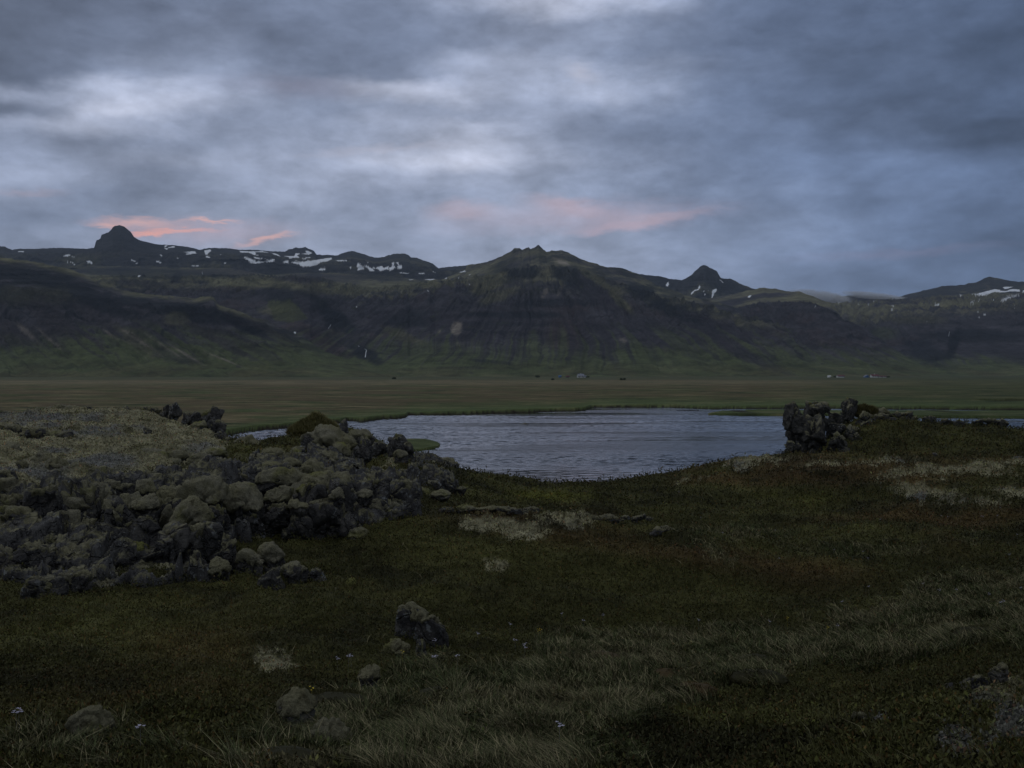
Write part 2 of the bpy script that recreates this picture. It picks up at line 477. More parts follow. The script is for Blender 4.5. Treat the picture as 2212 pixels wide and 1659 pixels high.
SOL = np.linalg.solve(K, np.concatenate([A[:, 2], [0, 0, 0]]))
def base_z(u, l):
    sh = u.shape; u = u.ravel(); l = l.ravel(); r = np.empty_like(u)
    for s in range(0, len(u), 60000):
        e = slice(s, s + 60000)
        d2 = (u[e, None] - A[None, :, 0]) ** 2 + (l[e, None] - A[None, :, 1]) ** 2
        r[e] = tps(d2) @ SOL[:N] + SOL[N] + SOL[N + 1] * u[e] + SOL[N + 2] * l[e]
    return r.reshape(sh)

MOSS_POLY = [(-700,860),(0,860),(60,860),(110,860),(200,860),(330,870),(420,895),(440,925),(490,958),(480,985),(380,1000),(300,1030),(160,1045),(-700,1045)]
GRASS_POLY = [(500,1690),(700,1560),(800,1470),(1000,1450),(1190,1385),(1400,1362),(1700,1352),(1880,1310),(2050,1240),(2300,1230),(2900,1200),(2900,1380),(2212,1400),(2000,1425),(1800,1440),(1650,1490),(1450,1540),(1330,1600),(1300,1700)]
def masks(px_, py_, wob=1.0):
    """kinds of ground cover at a place (picture coordinates, wobbled)"""
    n1_ = fbm2(px_ / 55, py_ / 22, 4, 0.55, 3.1); n2_ = fbm2(px_ / 55, py_ / 22, 4, 0.55, 8.4)
    x = px_ + 60 * n1_ * wob; y = py_ + 24 * n2_ * wob
    gw = sstep(py_, 1250, 1450); xg = x + gw * 170 * fbm2(px_ / 170, py_ / 70, 3, 0.6, 33.0); yg = y + gw * 75 * fbm2(px_ / 170, py_ / 70, 3, 0.6, 63.0)
    moss = inpoly(x, y, MOSS_POLY) * 1.0
    for b in [(1085,1138,85,13,0),(1060,1128,60,9,0),(1225,1128,45,10,0),(1130,1152,50,10,5),(1073,1222,26,13,0),(1620,998,75,10,-4),(1490,1037,30,7,-10),
              (1990,1062,75,16,8),(2080,1020,110,9,0),(2180,1000,110,8,-5),(2120,1085,60,10,0),(1900,1000,60,7,0),(1790,1003,60,6,0),(2190,1060,50,12,0),(1960,1020,80,8,-8),
              (590,1436,36,16,10),(575,1405,30,8,0),(2160,1500,80,24,-22),(2200,1560,60,38,-35),(2060,1610,40,26,-20),(2120,1630,70,16,-20),(1900,1560,18,10,-20),
              (640,1010,60,16,10),(750,1010,40,10,0),(850,1003,30,8,0),(590,990,50,12,0),(430,1015,50,10,0),(360,1040,60,12,0),(1210,1110,60,6,0),(500,1100,100,20,0),(200,1065,220,20,0),
              (770,1156,20,9,0),(1010,965+25,20,8,0),(870,1052,40,8,0)]:
        moss = np.maximum(moss, 1.25 * gb(x, y, *b) ** 0.8)
    moss = sstep(moss + (0.42 + 0.4 * sstep(px_, 850, 950)) * fbm2(px_ / 24, py_ / 10, 4, 0.65, 5.5), 0.40, 0.80)
    grass = inpoly(xg, yg, GRASS_POLY) * 0.85
    for b in [(1600,1150,130,22,0),(1850,1190,180,14,0),(2050,1165,60,10,0),(150,1620,260,40,0),(1550,1200,80,20,25),(700,1600,200,60,0)]:
        grass = np.maximum(grass, 0.75 * gb(x, y, *b))
    grass = sstep(grass + 0.75 * fbm2(px_ / 75, py_ / 30, 4, 0.6, 12.2), 0.2, 0.95)
    return np.clip(moss, 0, 1), np.clip(grass, 0, 1) * (1 - moss)
def cover_col(px_, py_, wx, wy):
    moss, grass = masks(px_, py_)
    a = fbm2(wx / 2.2, wy / 2.2, 4, 0.55, 1.2); b = fbm2(wx / 0.7, wy / 0.7, 3, 0.55, 4.2); r = fbm2(wx / 5.0, wy / 5.0, 3, 0.5, 21.0)
    olive = np.array([0.048, 0.048, 0.016]); rust = np.array([0.062, 0.044, 0.018]); deep = np.array([0.022, 0.022, 0.009]); lush = np.array([0.064, 0.066, 0.015])
    red = gb(px_, py_, 1300, 1165, 420, 45, 8) + gb(px_, py_, 1800, 1020, 420, 45) + gb(px_, py_, 2100, 1130, 250, 50) + 0.5 * gb(px_, py_, 500, 1420, 420, 110)
    lg = gb(px_, py_, 1200, 1075, 140, 22) + 0.5 * gb(px_, py_, 1750, 1080, 200, 40) + 0.35 * gb(px_, py_, 250, 1340, 260, 50)
    c = olive[None] + np.zeros(px_.shape + (3,))
    f = sstep(red * 0.9 + 0.9 * r, 0.25, 0.95)[..., None]; c = c * (1 - f) + rust * f
    f = sstep(lg + 0.6 * a, 0.35, 1.0)[..., None]; c = c * (1 - f) + lush * f
    f = sstep(-a - 0.3 * b, 0.0, 0.35)[..., None] * 0.85; c = c * (1 - f) + deep * f
    gcol = np.array([0.050, 0.060, 0.022]) + (np.array([0.125, 0.112, 0.060]) - np.array([0.050, 0.060, 0.022])) * sstep(a + 0.7 * b, -0.25, 0.45)[..., None]
    c = c * (1 + 0.55 * np.clip(fbm2(wx / 3.2, wy / 3.2, 3, 0.5, 91.0) * 1.6, -0.9, 0.9))[..., None]
    c = c * (1 - grass[..., None]) + gcol * grass[..., None]
    mcol = np.array([0.190, 0.180, 0.112]) * (0.8 + 0.35 * sstep(b, -0.4, 0.4))[..., None]
    f = sstep(a - 0.5 * b, 0.12, 0.5)[..., None] * 0.8; mcol = mcol * (1 - f) + np.array([0.05, 0.047, 0.02]) * f
    f = sstep(-r - 0.6 * a, 0.10, 0.42)[..., None] * 0.75; mcol = mcol * (1 - f) + np.array([0.10, 0.105, 0.115]) * f
    c = c * (1 - moss[..., None]) + mcol * moss[..., None]
    return c, moss, grass

SHORE = [(-1500,1010),(-300,975),(300,960),(450,946),(553,931),(640,922),(733,914),(750,909),(783,911),(826,906),(860,904),(876,902),(882,897),(953,896),(1015,895),(1106,892),(1168,890),(1231,889),(1264,887),(1278,881),(1406,880),(1531,883),(1659,883),(1784,882),(1984,884),(2212,885),(2600,886),(4000,887)]
SHX = np.array([s[0] for s in SHORE], float); SHY = np.array([s[1] for s in SHORE], float)
def far_z(px_, Y, wx):
    pw = HY + F * EZ / Y
    ys = np.interp(px_, SHX, SHY)
    Ys = F * EZ / (ys - HY)
    jig = fbm2(wx / 6.0, wx * 0 + 3.3, 4, 0.6, 2.0)
    dist = Y - Ys + jig * 3.5
    top = 0.62 + 0.18 * fbm2(wx / 7, Y / 7, 3, 0.5, 6.0)
    bank = np.where(dist > 0, top * sstep(dist, 0.0, 0.9), np.maximum(dist * 0.25, -2.0))
    # flat green peninsula in the lake, right
    pen = [(1525,896.3),(1560,891),(1659,889.4),(1784,889.5),(2212,890.5),(4000,891),(4000,907),(2212,904),(2100,903),(1784,898),(1659,898.4),(1600,898.2)]
    p = inpoly(px_ + 3 * jig, pw, pen)
    bank = np.where(p, 0.32 + 0.08 * jig, bank)
    p = inpoly(px_ + 5 * jig, pw, [(1455,886.6),(1490,885.7),(1520,886.5),(1490,887.2)]); bank = np.where(p, 0.08, bank)
    p = inpoly(px_ + 5 * jig, pw, [(1600,886.4),(1660,885.2),(1730,886.2),(1660,887.0)]); bank = np.where(p, 0.12, bank)
    spit = [(840,951),(870,950.5),(923,951),(945,957),(952,962),(948,967),(903,975),(885,978),(840,978)]
    bank = np.where(inpoly(px_ + 4 * jig, pw, spit), 0.16, bank)
    # further channel in the meadow, far right
    ch = [(2075,868),(2120,866),(2212,864.5),(3200,862),(3200,871),(2212,869.5),(2130,869)]
    bank = np.where(inpoly(px_, HY + F * (EZ - 0.2) / Y, ch), -0.3, bank)
    fl = sstep(Y, 200, 700)
    bank = bank + np.where(bank > 0.3, fl * 0.5 * fbm2(wx / 90, Y / 90, 3, 0.5, 9.0) * 0.4, 0)
    return bank

# columns in u = x / Y ; finer inside the frame
uc = np.concatenate([np.linspace(-1.1, -0.56, 50, endpoint=False), np.linspace(-0.56, 0.56, 1240, endpoint=False), np.linspace(0.56, 1.1, 50)])
Yr = [0.8]
while Yr[-1] < 6500:
    y = Yr[-1]
    q = 1.02 if y < 3 else (1.0055 if y < 60 else (1.006 if y < 260 else 1.014))
    Yr.append(y * q)
Yr = np.array(Yr)
U, YY = np.meshgrid(uc, Yr)
X = U * YY
def fore_full(u, Y):
    x = u * Y
    l = np.log(Y)
    z = base_z(u, np.minimum(l, math.log(200)))
    px_, py_ = to_pix(x, Y, z)
    moss, grass = masks(px_, py_)
    h = 0.26 * fbm2(x / 2.1, Y / 2.1, 4, 0.45, 2.2) + 0.34 * fbm2(x / 5.0, Y / 5.0, 2, 0.5, 14.0) * sstep(Y, 8, 20) * (1 - 0.65 * sstep(Y, 28, 42))
    h += 0.085 * fbm2(x / 0.55, Y / 0.55, 3, 0.55, 6.0, 'billow') * (1 - 0.6 * moss)
    h += moss * (0.20 * fbm2(x / 1.2, Y / 0.9, 5, 0.6, 7.7, 'billow') + 0.16 * fbm2(x / 2.5, Y / 1.2, 3, 0.5, 1.7, 'billow')) * sstep(Y, 6, 20)
    h *= sstep(Y, 1.5, 6) * 0.7 + 0.3
    # hollow under the overhang of the middle outcrop
    xc = (556 - CX) / F * 19.3
    h -= 1.3 * np.exp(-(((x - xc) / 0.62) ** 4 + ((Y - 19.6) / 1.2) ** 4))
    return z + h
near = Yr < 210
Z = np.full(X.shape, -4.0)
Z[near] = fore_full(U[near], YY[near])
farm = Yr > 70
PXw = CX + F * U
zf = np.full(X.shape, -9.0)
zf[farm] = far_z(PXw[farm], YY[farm], X[farm])
Z = np.maximum(Z, zf)
isfar = zf >= Z - 1e-6
gx, gy = to_pix(X, YY, Z)
Cg = np.zeros(X.shape + (3,))
Cg[near], MO, GR = cover_col(gx[near], gy[near], X[near], YY[near])
def meadow_col(px_, Y, x, z):
    lY = np.log(Y)
    s1 = fbm2(x / 60, Y / 14, 4, 0.55, 3.0); s2 = fbm2(px_ / 260, lY * 9, 4, 0.6, 5.0); s3 = fbm2(px_ / 110, lY * 30, 4, 0.6, 15.0)
    green = np.array([0.062, 0.080, 0.030]); tan = np.array([0.135, 0.115, 0.06]); brown = np.array([0.095, 0.074, 0.040]); dk = np.array([0.030, 0.038, 0.018])
    pw = HY + F * (EZ - 0.6) / Y
    ysh = np.interp(px_, SHX, SHY)
    right = sstep(px_, 1500, 2100)
    f = sstep(ysh - pw, 12, 30) * (1 - 0.55 * right)
    f = f * sstep(s2 * 1.0 + 0.6 * s3 + 0.5, 0.0, 0.7)
    f2 = sstep(pw, 819, 822)
    c = green + (brown - green) * f[..., None] * 0.9
    g = (sstep(s3 + 0.4 * s1, 0.05, 0.45) * f2)[..., None] * 0.6
    c = c * (1 - g) + tan * g * 1.0 + 0 * c
    g = np.exp(-((pw - 826) / 6.0) ** 2)[..., None] * 0.5 * (1 - 0.6 * right)[..., None]
    c = c * (1 - g) + np.array([0.18, 0.155, 0.095]) * g
    g = (1 - f2)[..., None]
    c = c * (1 - g) + np.array([0.074, 0.078, 0.040]) * g
    g = sstep(-s3 - 0.5 * s2, 0.28, 0.5)[..., None] * 0.8
    c = c * (1 - g) + dk * g
    g = (right * 0.35)[..., None]
    c = c * (1 - g) + np.array([0.036, 0.048, 0.020]) * g
    c = c * (1 + 0.55 * np.clip(s3 + 0.6 * s1, -0.8, 0.8))[..., None]
    g = np.exp(-((pw - ysh + 6) / 7.0) ** 2)[..., None] * 0.6
    c = c * (1 - g) + np.array([0.085, 0.115, 0.045]) * g
    # bare peat in the cut bank and just under water
    g = (1 - sstep(z, 0.30, 0.50)) * (ysh > pw - 5); 
    g = np.where((z > 0.1) & (z < 0.35) & ((px_ > 1400) | (Y < 120)), 0, g)[..., None]
    c = c * (1 - g) + np.array([0.022, 0.018, 0.013]) * g
    return c
rows = np.where(farm)[0]
cm = meadow_col(PXw[rows], YY[rows], X[rows], Z[rows])
sel = isfar[rows][..., None]
Cg[rows] = np.where(sel, cm, Cg[rows])
ground = mesh_obj('ground', np.stack([X, YY, Z], -1).reshape(-1, 3), grid_faces(len(Yr), len(uc)), m_ground, col=Cg.reshape(-1, 3))
tag(ground, kind='structure')
# land behind and beside the camera, so that nothing floats when seen from elsewhere
bn = 40
ang = np.linspace(math.atan(1.1), 2 * math.pi - math.atan(1.1), 70)
rad = np.geomspace(0.8, 3000, bn)
AA, RR = np.meshgrid(ang, rad)
xb = np.sin(AA) * RR * 1.0; yb = np.cos(AA) * RR
zb = 5.3 - 4.7 * sstep(RR, 20, 90) + 0.3 * fbm2(xb / 9, yb / 9, 3, 0.5, 3.0) * sstep(RR, 2, 10)
cb = np.zeros(xb.shape + (3,)) + np.array([0.040, 0.044, 0.018])
tag(mesh_obj('terrain', np.stack([xb, yb, zb], -1).reshape(-1, 3), grid_faces(bn, len(ang)), m_ground, col=cb.reshape(-1, 3)), kind='structure')

wy = [25.0]
while wy[-1] < 3000:
    wy.append(wy[-1] * (1.0016 if 52 < wy[-1] < 190 else 1.02))
wy = np.array(wy); wu = np.concatenate([np.linspace(-1.05, -0.56, 30, endpoint=False), np.linspace(-0.56, 0.56, 860, endpoint=False), np.linspace(0.56, 1.05, 30)])
WU, WY = np.meshgrid(wu, wy); WX = WU * WY; WZ = np.zeros(WX.shape)
rw = np.random.default_rng(11)
gust = sstep(fbm2(WX / 42, WY / 11, 4, 0.55, 51.0), -0.28, 0.22) * 0.85 + 0.15
for q_ in range(26):
    lam = 0.34 * 1.062 ** q_ ; th = math.radians(90 + rw.normal() * 24)
    k_ = 2 * math.pi / lam
    WZ += 0.0075 * lam ** 0.9 * np.sin(k_ * (WX * math.cos(th) + WY * math.sin(th)) + rw.uniform(0, 6.28) + 1.5 * fbm2(WX / 9 + q_, WY / 9, 2))
WZ *= gust * (1 - sstep(WY, 150, 188)) * 1.0
water = mesh_obj('water', np.stack([WX, WY, WZ], -1).reshape(-1, 3), grid_faces(len(wy), len(wu)), m_water)
tag(water, kind='structure')

def ground_at(px_, Y):
    """ground height in a direction at a distance"""
    u = np.atleast_1d(np.asarray((np.asarray(px_, float) - CX) / F)); Y = np.atleast_1d(np.asarray(Y, float))
    i = np.clip(np.searchsorted(uc, u), 1, len(uc) - 1); j = np.clip(np.searchsorted(Yr, Y), 1, len(Yr) - 1)
    fu = (u - uc[i - 1]) / (uc[i] - uc[i - 1]); fy = (Y - Yr[j - 1]) / (Yr[j] - Yr[j - 1])
    return (Z[j - 1, i - 1] * (1 - fu) + Z[j - 1, i] * fu) * (1 - fy) + (Z[j, i - 1] * (1 - fu) + Z[j, i] * fu) * fy

# ------------------------------------------------------------------ mountains
GRN = np.array([0.074, 0.088, 0.040]); SCR = np.array([0.050, 0.047, 0.056]); MOS = np.array([0.150, 0.146, 0.085]); CLF = np.array([0.012, 0.014, 0.018])
RED = np.array([0.056, 0.041, 0.042]); PAL = np.array([0.25, 0.22, 0.185])
def feats(c, PX, PY, n, L, sharp=0.25):
    for cx, cy, rx, ry, rot, col, amt in L:
        m = sstep(gb(PX, PY, cx, cy, rx, ry, rot) + 0.45 * n, 0.5 - sharp, 0.5 + sharp) * amt
        c = c * (1 - m[..., None]) + np.asarray(col) * m[..., None]
    return c
def lerp(c, d_, f):
    f = f[..., None]
    return c * (1 - f) + d_ * f
def hills(name, cols, lines, apex, gully, colfn, rows=220, behind=600.0, seed=0.0, rough=1.0, snow=()):
    """lines: list of (polyline [(px,py)...], depth or polyline of depths, weight) from the foot to the crest"""
    x0, x1, nc = cols
    pxs = np.linspace(x0, x1, nc); u = (pxs - CX) / F
    zz, yy = [], []
    for pl, dep in lines:
        p = np.array(pl, float)
        yv = np.interp(pxs, p[:, 0], p[:, 1])
        dv = np.full(nc, float(dep)) if not isinstance(dep, list) else np.interp(pxs, [q[0] for q in dep], [q[1] for q in dep])
        yy.append(dv); zz.append(EZ - (yv - HY) / F * dv)
    # drop behind the crest
    yy.append(yy[-1] + behind); zz.append(zz[-1] - behind * 0.45)
    yy = np.array(yy); zz = np.array(zz)
    nl = len(lines)
    kn = []
    per = rows // (nl - 1)
    tpos = np.concatenate([np.linspace(0, nl - 1, rows, endpoint=False), np.linspace(nl - 1, nl, 14)])
    i0 = np.minimum(tpos.astype(int), nl - 1); f = tpos - i0
    PW = np.array([1.35 if q == 0 else 1.0 for q in range(nl)])
    Yg = yy[i0] * (1 - f)[:, None] + yy[i0 + 1] * f[:, None]
    fz = f ** PW[i0]
    Zg = zz[i0] * (1 - fz)[:, None] + zz[i0 + 1] * fz[:, None]
    # keep the drawn lines, soften kinks between them a little
    Tn = (tpos / (nl - 1))[:, None] + 0 * Yg
    Xg = u[None, :] * Yg
    PX, PY = to_pix(Xg, Yg, Zg)
    ax, ay = apex
    fl = (PX - ax) / np.maximum(PY - ay, 25.0)
    wob = fbm2(Xg / 260, Yg / 260, 4, 0.5, seed)
    flw = fl + wob * 0.10
    g1 = fbm2(flw * 7, Tn * 1.6 + seed, 3, 0.5, seed, 'ridge'); g2 = fbm2(flw * 24, Tn * 3.0 + seed, 3, 0.55, seed + 3, 'ridge')
    env = (0.25 * sstep(Tn, 0.0, 0.08) + 0.75 * sstep(Tn, 0.1, 0.4)) * (1 - sstep(Tn, 0.86, 0.97))
    crag = fbm2(Xg / 130, Yg / 90 + Zg / 60, 5, 0.52, seed + 7, 'ridge')
    # horizontal lava benches in the steep parts
    band = fbm2(Xg / 700, Zg / 16, 3, 0.6, seed + 11)
    steep = sstep(np.abs(np.gradient(Zg, axis=0) / np.maximum(np.gradient(Yg, axis=0), 1)), 0.15, 0.55)
    dz_ = gully * (g1 * 1.0 + g2 * 0.25) * env + rough * (crag * 13 * sstep(Tn, 0.15, 0.6) + 2.5 * fbm2(Xg / 25, Yg / 25 + Zg / 20, 4, 0.6, seed)) * env
    dz_ += steep * env * band * 9 * rough + rough * 9 * fbm2(Xg / 75 + 0.3 * Zg / 75, Yg / 90, 4, 0.55, seed + 21, 'ridge') * sstep(Tn, 0.03, 0.3) * (1 - sstep(Tn, 0.86, 0.97))
    dz_ = dz_ - np.maximum(dz_, 0) * sstep(Tn, 0.62, 0.8)
    dz_ = dz_ * sstep(zz[nl - 1] - zz[0], 15, 170)[None, :]
    # the skyline itself stays where it was surveyed, only finely broken
    Zf = Zg + dz_ + rough * 4.2 * fbm2(Xg / 22, Yg * 0.01, 5, 0.62, seed + 5) * sstep(Tn, 0.9, 1.0) * (1 - sstep(Tn, 1.02, 1.1))
    dY = steep * env * (g1 * 14 + band * 18) * rough * sstep(zz[nl - 1] - zz[0], 15, 170)[None, :]
    Yf = Yg + dY
    Xf = u[None, :] * Yf
    PX, PY = to_pix(Xf, Yf, Zf)
    C = colfn(PX, PY, Xf, Yf, Zf, np.clip(Tn, 0, 1), flw, g1, g2, crag, band, steep)
    if snow:
        wx = PX + 2.6 * fbm2(PX / 7, PY / 4, 3, 0.6, 2.0) ; wy = PY + 1.2 * fbm2(PX / 6, PY / 3, 3, 0.6, 8.0)
        sm = np.zeros(PX.shape, bool)
        for pl in snow:
            sm |= inpoly(wx, wy, pl)
        C = np.where((sm & (Tn <= 1.0))[..., None], np.array([0.78, 0.82, 0.88]), C)
    ft = (1 - sstep(Zf, 3, 34)) * sstep(fbm2(Xf / 90, Yf / 90, 3, 0.5, 55.0), -0.4, 0.3) * 0.75
    C = C * (1 - ft[..., None]) + np.array([0.085, 0.080, 0.042]) * ft[..., None]
    o = mesh_obj(name, np.stack([Xf, Yf, Zf], -1).reshape(-1, 3), grid_faces(Xf.shape[0], nc), m_hill, col=C.reshape(-1, 3))
    return tag(o, kind='structure')

def basecol(lo, hi, mosst=0.62, pale=0.5, sd=0.0, greenamt=1.0):
    def fn(PX, PY, X_, Y_, Z_, T, fl, g1, g2, crag, band, steep):
        n = fbm2(X_ / 300, Y_ / 200, 4, 0.55, 4.0 + sd); st = fbm2(fl * 26, T * 1.6, 4, 0.6, 9.0 + sd); st2 = fbm2(fl * 90, T * 2.5, 3, 0.6, 19.0 + sd)
        c = np.zeros(PX.shape + (3,)) + SCR
        c = lerp(c, RED, sstep(n, 0.1, 0.5) * 0.7)
        c = lerp(c, GRN, greenamt * sstep(-(PY * 0 + 1) * 0 + (PY - lo) / (hi - lo) + 0.55 * st + 0.3 * n, 0.25, 0.85))
        c = lerp(c, PAL * 0.75, pale * sstep(st2 + 0.7 * st, 0.55, 0.95) * sstep(PY, lo - 40, lo + 10) * (1 - sstep(PY, 775, 800)))
        c = lerp(c, CLF, sstep(crag * 0.8 + steep * 0.5 + band * 0.5, 0.55, 0.95) * (1 - sstep(PY, 745, 785)) * 0.85)
        c = lerp(c, MOS, (1 - steep) * (1 - sstep(PY, 690, 720)) * sstep(T, mosst - 0.1, mosst + 0.1) * sstep(n + 0.35 * st + 0.35, 0.0, 0.6) * 0.85)
        return c
    return fn

# back range with snow, far left
E_top = [(-500,560),(-200,540),(0,532),(12,533),(27,540),(45,538),(75,538),(107,536),(150,536),(190,538),(205,535),(208,524),(210,519),(218,516),(221,507),(228,505),(235,503),(241,497),(245,491),(252,488),(260,487),(268,489),(275,494),(282,500),(287,506),(292,513),(301,519),(312,521),(325,525),(340,528),(355,529),(385,531),(410,534),(432,540),(442,537),(470,536),(495,537),(520,540),(553,540),(585,543),(615,544),(625,539),(632,538),(639,535),(650,536),(660,534),(668,538),(678,542),(685,550),(700,551),(728,552),(740,548),(748,545),(760,542),(772,545),(785,549),(810,557),(822,556),(830,555),(840,552),(850,549),(862,548),(875,548),(882,551),(888,556),(900,557),(913,562),(925,566),(935,570),(948,580),(963,577),(978,576),(993,575),(1010,573),(1100,590),(1300,610)]
def v(zx, zy, o=0): return (zx * .25 + o, 442.4 + zy * .25)
def zp(o, *pts): return [v(a, b, o) for a, b in pts]
snowE = [zp(0,(160,405),(210,402),(212,410),(170,410)), zp(0,(548,440),(600,428),(618,435),(610,443),(555,447)), zp(0,(618,440),(652,455),(640,457)),
 zp(0,(580,495),(630,492),(655,515),(645,518),(615,500)), zp(0,(757,487),(780,484),(806,500),(795,510),(760,498)), zp(0,(1132,470),(1160,478),(1180,490),(1150,492)),
 zp(0,(1190,500),(1200,508),(1175,512)), zp(0,(1350,488),(1375,490),(1400,503),(1385,508)), zp(0,(1425,352),(1460,350),(1430,370)), zp(0,(1455,368),(1510,357),(1515,370),(1470,375)), zp(0,(1420,372),(1460,380),(1440,390)),
 zp(0,(1590,410),(1690,402),(1700,420),(1640,430),(1600,428),(1640,418)), zp(0,(1770,395),(1825,388),(1830,400),(1800,420),(1785,435)), zp(0,(1748,432),(1820,455),(1815,462),(1770,450)),
 zp(0,(1525,452),(1552,462),(1545,468)), zp(0,(1660,526),(1720,526),(1718,531),(1665,531)), zp(0,(2070,400),(2212,405),(2212,440),(2150,415),(2080,412)), zp(0,(2110,450),(2130,450),(2175,470),(2212,485),(2212,510),(2170,505)), zp(0,(2170,445),(2212,455),(2212,466)), zp(0,(1380,430),(1410,440),(1400,445)), zp(0,(1930,500),(1960,505),(1940,512)), zp(0,(1905,428),(1930,433),(1910,436)),
 zp(553,(0,403),(60,402),(115,415),(60,412),(0,410)), zp(553,(128,415),(185,425),(215,447),(160,432)), zp(553,(0,432),(35,437),(0,442)), zp(553,(0,455),(90,465),(0,468)), zp(553,(0,487),(60,490),(150,470),(180,480),(140,495),(60,500),(0,508)),
 zp(553,(243,443),(330,445),(345,420),(385,420),(360,440),(378,458),(300,460)), zp(553,(400,425),(435,420),(432,398),(460,400),(485,420),(460,432)), zp(553,(395,462),(465,452),(472,458),(410,468)),
 zp(553,(225,502),(255,492),(340,495),(360,500),(430,490),(655,457),(655,472),(620,490),(560,500),(530,520),(470,535),(390,530),(370,512),(300,502)), zp(553,(545,560),(600,545),(597,567),(548,567)),
 zp(553,(692,480),(785,480),(785,486),(700,486)), zp(553,(800,538),(825,535),(822,548)), zp(553,(872,512),(895,512),(940,550),(900,565),(880,568)), zp(553,(940,520),(975,535),(1030,572),(985,572)), zp(553,(1000,538),(1030,545),(1025,552)),
 zp(553,(1035,545),(1090,528),(1110,545),(1150,530),(1145,560),(1110,560),(1080,577),(1060,560)), zp(553,(1150,545),(1185,535),(1170,497),(1195,497),(1190,520),(1205,540),(1255,520),(1265,550),(1235,555),(1205,545),(1180,562),(1155,562)), zp(553,(1210,500),(1235,495),(1232,512)),
 zp(553,(1240,585),(1322,592),(1320,597),(1250,592)), zp(553,(1400,588),(1460,592),(1455,600),(1410,597)), zp(553,(1525,575),(1555,588),(1545,592)), zp(553,(960,498),(985,498),(970,503))]
def colE(PX, PY, X_, Y_, Z_, T, fl, g1, g2, crag, band, steep):
    n = fbm2(X_ / 400, Y_ / 200, 4, 0.55, 4.0)
    c = np.zeros(PX.shape + (3,)) + np.array([0.030, 0.031, 0.036])
    c = lerp(c, MOS * 0.7, sstep(n + 0.3 * g2, 0.1, 0.6) * sstep(PY, 535, 570) * 0.6)
    return c
hills('hills', (-500, 1300, 1700), [([(-500,640),(1300,640)], 3900), ([(-500,585),(0,572),(200,567),(375,572),(553,571),(653,586),(780,588),(903,594),(1003,604),(1300,640)], 4300), (E_top, [(-500, 5300), (210, 4900), (310, 4900), (500, 5600), (1300, 5400)])],
      (560, 300), 10, colE, 170, 800, 2.0, 1.2, snowE)

# pyramid peak, right of centre
D_top = [(1300,620),(1378,592),(1394,594),(1408,595),(1423,597),(1435,599),(1443,602),(1458,604),(1473,605),(1480,602),(1488,597),(1496,592),(1500,587),(1506,581),(1513,575),(1520,573),(1524,574),(1528,575),(1533,579),(1540,582),(1548,586),(1552,593),(1556,600),(1565,602),(1576,602),(1586,606),(1596,612),(1610,617),(1626,624),(1700,640),(1800,670)]
snowD = [zp(1106,(1330,690),(1350,662),(1355,690),(1345,705),(1328,702)), zp(1106,(1545,775),(1552,755),(1580,735),(1605,730),(1618,695),(1630,710),(1610,735),(1575,750),(1555,775)), zp(1106,(1710,822),(1725,790),(1728,740),(1765,722),(1768,735),(1745,775),(1720,822)),
         zp(1106,(1648,745),(1668,740),(1655,752)), zp(1106,(1655,772),(1675,772),(1665,782)), zp(1106,(1690,738),(1700,740),(1694,744)), zp(1106,(1790,648),(1800,650),(1830,677),(1815,672)), zp(1106,(1188,670),(1200,670),(1200,678))]
hills('hills', (1300, 1800, 700), [([(1300,720),(1800,740)], 3900), (D_top, 4700)], (1520, 500), 16, colE, 150, 600, 6.0, 1.0, snowD)

# plateau and fell, far right
def colF(PX, PY, X_, Y_, Z_, T, fl, g1, g2, crag, band, steep):
    c = basecol(745, 800, 0.36, 0.8, 3.0)(PX, PY, X_, Y_, Z_, T, fl, g1, g2, crag, band, steep)
    n = fbm2(PX / 40, PY / 14, 4, 0.6, 12.0)
    top = sstep(T, 0.62, 0.8)
    c = lerp(c, np.array([0.026, 0.027, 0.032]), top * sstep(n + 0.5, 0, 0.5) * 0.9)
    return feats(c, PX, PY, n + 0.4 * g1, [(2100,725,120,14,0,CLF,.8),(2000,760,60,25,30,CLF*1.3,.8),(2060,740,12,30,20,CLF*.7,.9),(2180,760,60,20,20,SCR*.7,.7),(1980,690,80,8,0,MOS*.5,.6),(2120,690,80,8,0,SCR*1.1,.6),(1900,720,40,14,0,GRN*.7,.6)])
F_top = [(1600,660),(1790,650),(1804,643),(1807,637),(1812,638),(1818,641),(1834,638),(1860,638),(1884,640),(1910,641),(1934,644),(1959,636),(1985,630),(2009,624),(2020,622),(2034,618),(2060,617),(2084,615),(2090,612),(2100,611),(2109,610),(2118,605),(2124,602),(2132,599),(2139,598),(2148,600),(2159,602),(2172,605),(2191,608),(2212,609),(2300,600),(2450,615),(2700,600),(3200,620)]
